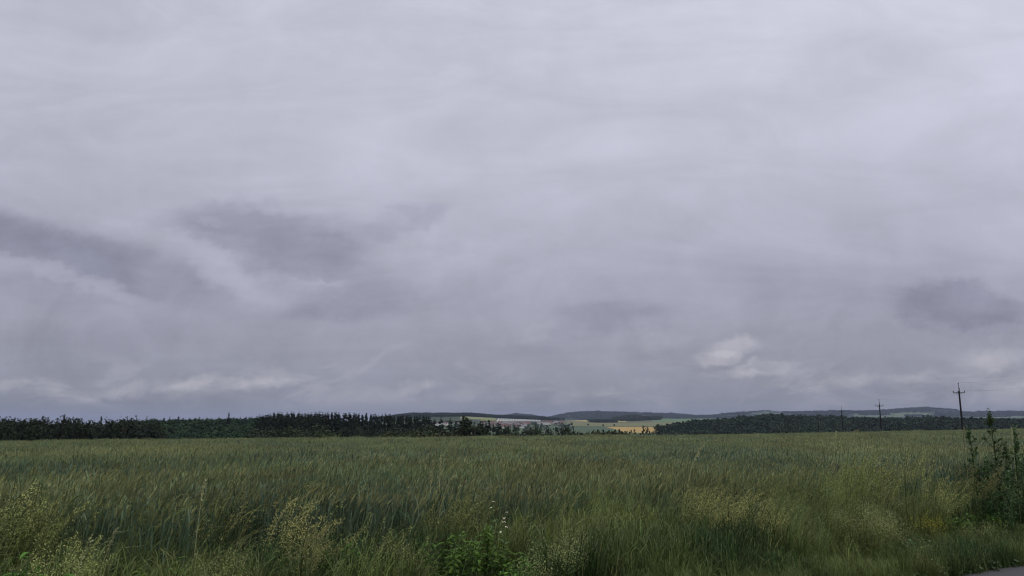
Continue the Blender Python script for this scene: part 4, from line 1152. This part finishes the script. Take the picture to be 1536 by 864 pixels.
    for px, py, rx, ry, an, so, k, s_ in (
        (340, 406, 120, 26, 26, .2, .12, 0), (110, 414, 170, 18, 16, .3, .13, 0), (235, 350, 120, 20, 20, .2, .06, 0), (640, 392, 130, 34, 6, .1, .07, 0), (480, 415, 70, 8, 4, .2, .08, 0), (315, 330, 40, 8, 10, .3, .06, 0),
        (1100, 518, 52, 19, -10, .5, .30, 1), (1076, 536, 46, 15, -4, .5, .22, 1), (1142, 552, 66, 15, -8, .5, .34, 1), (1110, 556, 60, 5, 0, .2, -.12, 1), (1180, 556, 40, 12, 4, .2, .12, 1),
        (995, 512, 48, 20, -6, .2, .16, 1), (800, 500, 42, 16, -18, .2, .20, 1), (950, 458, 70, 14, -10, .2, .06, 1),
        (375, 576, 74, 14, -4, .2, .26, 1), (290, 578, 60, 14, -8, .2, .24, 1), (205, 582, 74, 14, -10, .2, .20, 1), (100, 588, 110, 16, -2, .1, .14, 1), (10, 578, 46, 14, 0, .2, .24, 1), (430, 572, 40, 9, -6, .2, .12, 1),
        (625, 580, 36, 11, -6, .3, .26, 1), (545, 550, 50, 9, -22, .2, .14, 1), (590, 528, 40, 8, -24, .2, .09, 1), (700, 592, 40, 10, -6, .2, .12, 1), (760, 590, 30, 10, 0, .2, .08, 1), (860, 594, 60, 12, -8, .2, .10, 1),
        (1280, 565, 60, 16, -4, .2, .18, 1), (1375, 565, 55, 14, -4, .2, .17, 1), (1490, 540, 70, 22, -6, .2, .28, 1), (1520, 578, 50, 14, -4, .2, .20, 1), (1230, 580, 40, 10, 0, .2, .09, 1), (960, 580, 60, 9, -4, .1, .06, 1),
        (1480, 130, 300, 150, 0, .0, .05, 0), (1300, 220, 260, 70, -6, .0, .025, 0), (1080, 60, 300, 120, 0, 0, .015, 0)):
        if not s_:
            dark = math_('SUBTRACT', dark, math_('MULTIPLY', blob(px, py, rx*1.05, ry*1.1, an, so, uvd), k*1.15)); continue
        bright = math_('ADD', bright, math_('MULTIPLY', blob(px, py, rx*1.05, ry*1.1, an, so, uvc), math_('MULTIPLY', puff, k*1.6)))
    bm = N('ShaderNodeMapping'); L(uv, bm.inputs['Vector']); bm.inputs['Rotation'].default_value = (0, 0, -.12); bm.inputs['Scale'].default_value = (1.0, 2.6, 1)
    bn = mrange(noise(bm.outputs[0], 8.5, 9, .62, dist=.6), .47, .66, 0.0, .30)
    band = math_('MULTIPLY', mrange(v, .012, .032, 0, 1), mrange(v, .050, .105, 1, 0))
    bright = math_('ADD', bright, math_('MULTIPLY', bn, band))
    g2 = math_('SUBTRACT', gain, dark)
    tn = N('ShaderNodeMix', data_type='RGBA'); L(math_('MULTIPLY', dark, 3.0, clamp=True), tn.inputs['Factor'])
    tn.inputs['A'].default_value = (1, 1, 1, 1); tn.inputs['B'].default_value = (.985, .985, 1.05, 1); tinted = tn.outputs['Result']
    c1 = vmath('MULTIPLY', vmath('SCALE', base, s=g2), tinted)
    mx = N('ShaderNodeMix', data_type='RGBA'); L(math_('MINIMUM', bright, .8), mx.inputs['Factor']); L(c1, mx.inputs['A']); mx.inputs['B'].default_value = (.56, .54, .595, 1)
    b2 = N('ShaderNodeBackground'); L(mx.outputs['Result'], b2.inputs['Color']); b2.inputs['Strength'].default_value = 1.0
    sky = N('ShaderNodeTexSky', sky_type='NISHITA'); sky.sun_disc = False
    sky.sun_elevation = SUN_EL; sky.sun_rotation = SUN_AZ
    b1 = N('ShaderNodeBackground'); L(sky.outputs[0], b1.inputs['Color']); b1.inputs['Strength'].default_value = .08
    ms = N('ShaderNodeMixShader'); ms.inputs['Fac'].default_value = .93; L(b1.outputs[0], ms.inputs[1]); L(b2.outputs[0], ms.inputs[2])
    out = N('ShaderNodeOutputWorld'); L(ms.outputs[0], out.inputs['Surface'])
    w.cycles.sampling_method = 'MANUAL'; w.cycles.sample_map_resolution = 512
build_world()
ld = bpy.data.lights.new('sun', 'SUN'); ld.energy = 1.3; ld.angle = math.radians(25); ld.color = (1, .97, .92)
sun = bpy.data.objects.new('sun', ld); COL.objects.link(sun)
sd = Vector((math.sin(SUN_AZ)*math.cos(SUN_EL), math.cos(SUN_AZ)*math.cos(SUN_EL), math.sin(SUN_EL)))
sun.rotation_euler = sd.to_track_quat('Z', 'Y').to_euler()

# ------------------------------------------------------------------ camera
cd = bpy.data.cameras.new('camera'); cam = bpy.data.objects.new('camera', cd); COL.objects.link(cam)
cam.location = (0, 0, EYE); cam.rotation_euler = (math.pi/2 + TILT, 0, 0)
cd.sensor_width = 36; cd.lens = 36*FPX/1536; cd.clip_start = .1; cd.clip_end = 60000
SC.camera = cam
SC.cycles.filter_width = 1.15
SC.view_settings.view_transform = 'Standard'; SC.view_settings.look = 'None'; SC.view_settings.exposure = 0; SC.view_settings.gamma = 1
SC.view_settings.use_curve_mapping = False
cy = SC.cycles
cy.max_bounces = 6; cy.diffuse_bounces = 3; cy.glossy_bounces = 2; cy.transmission_bounces = 3; cy.volume_bounces = 1; cy.transparent_max_bounces = 6
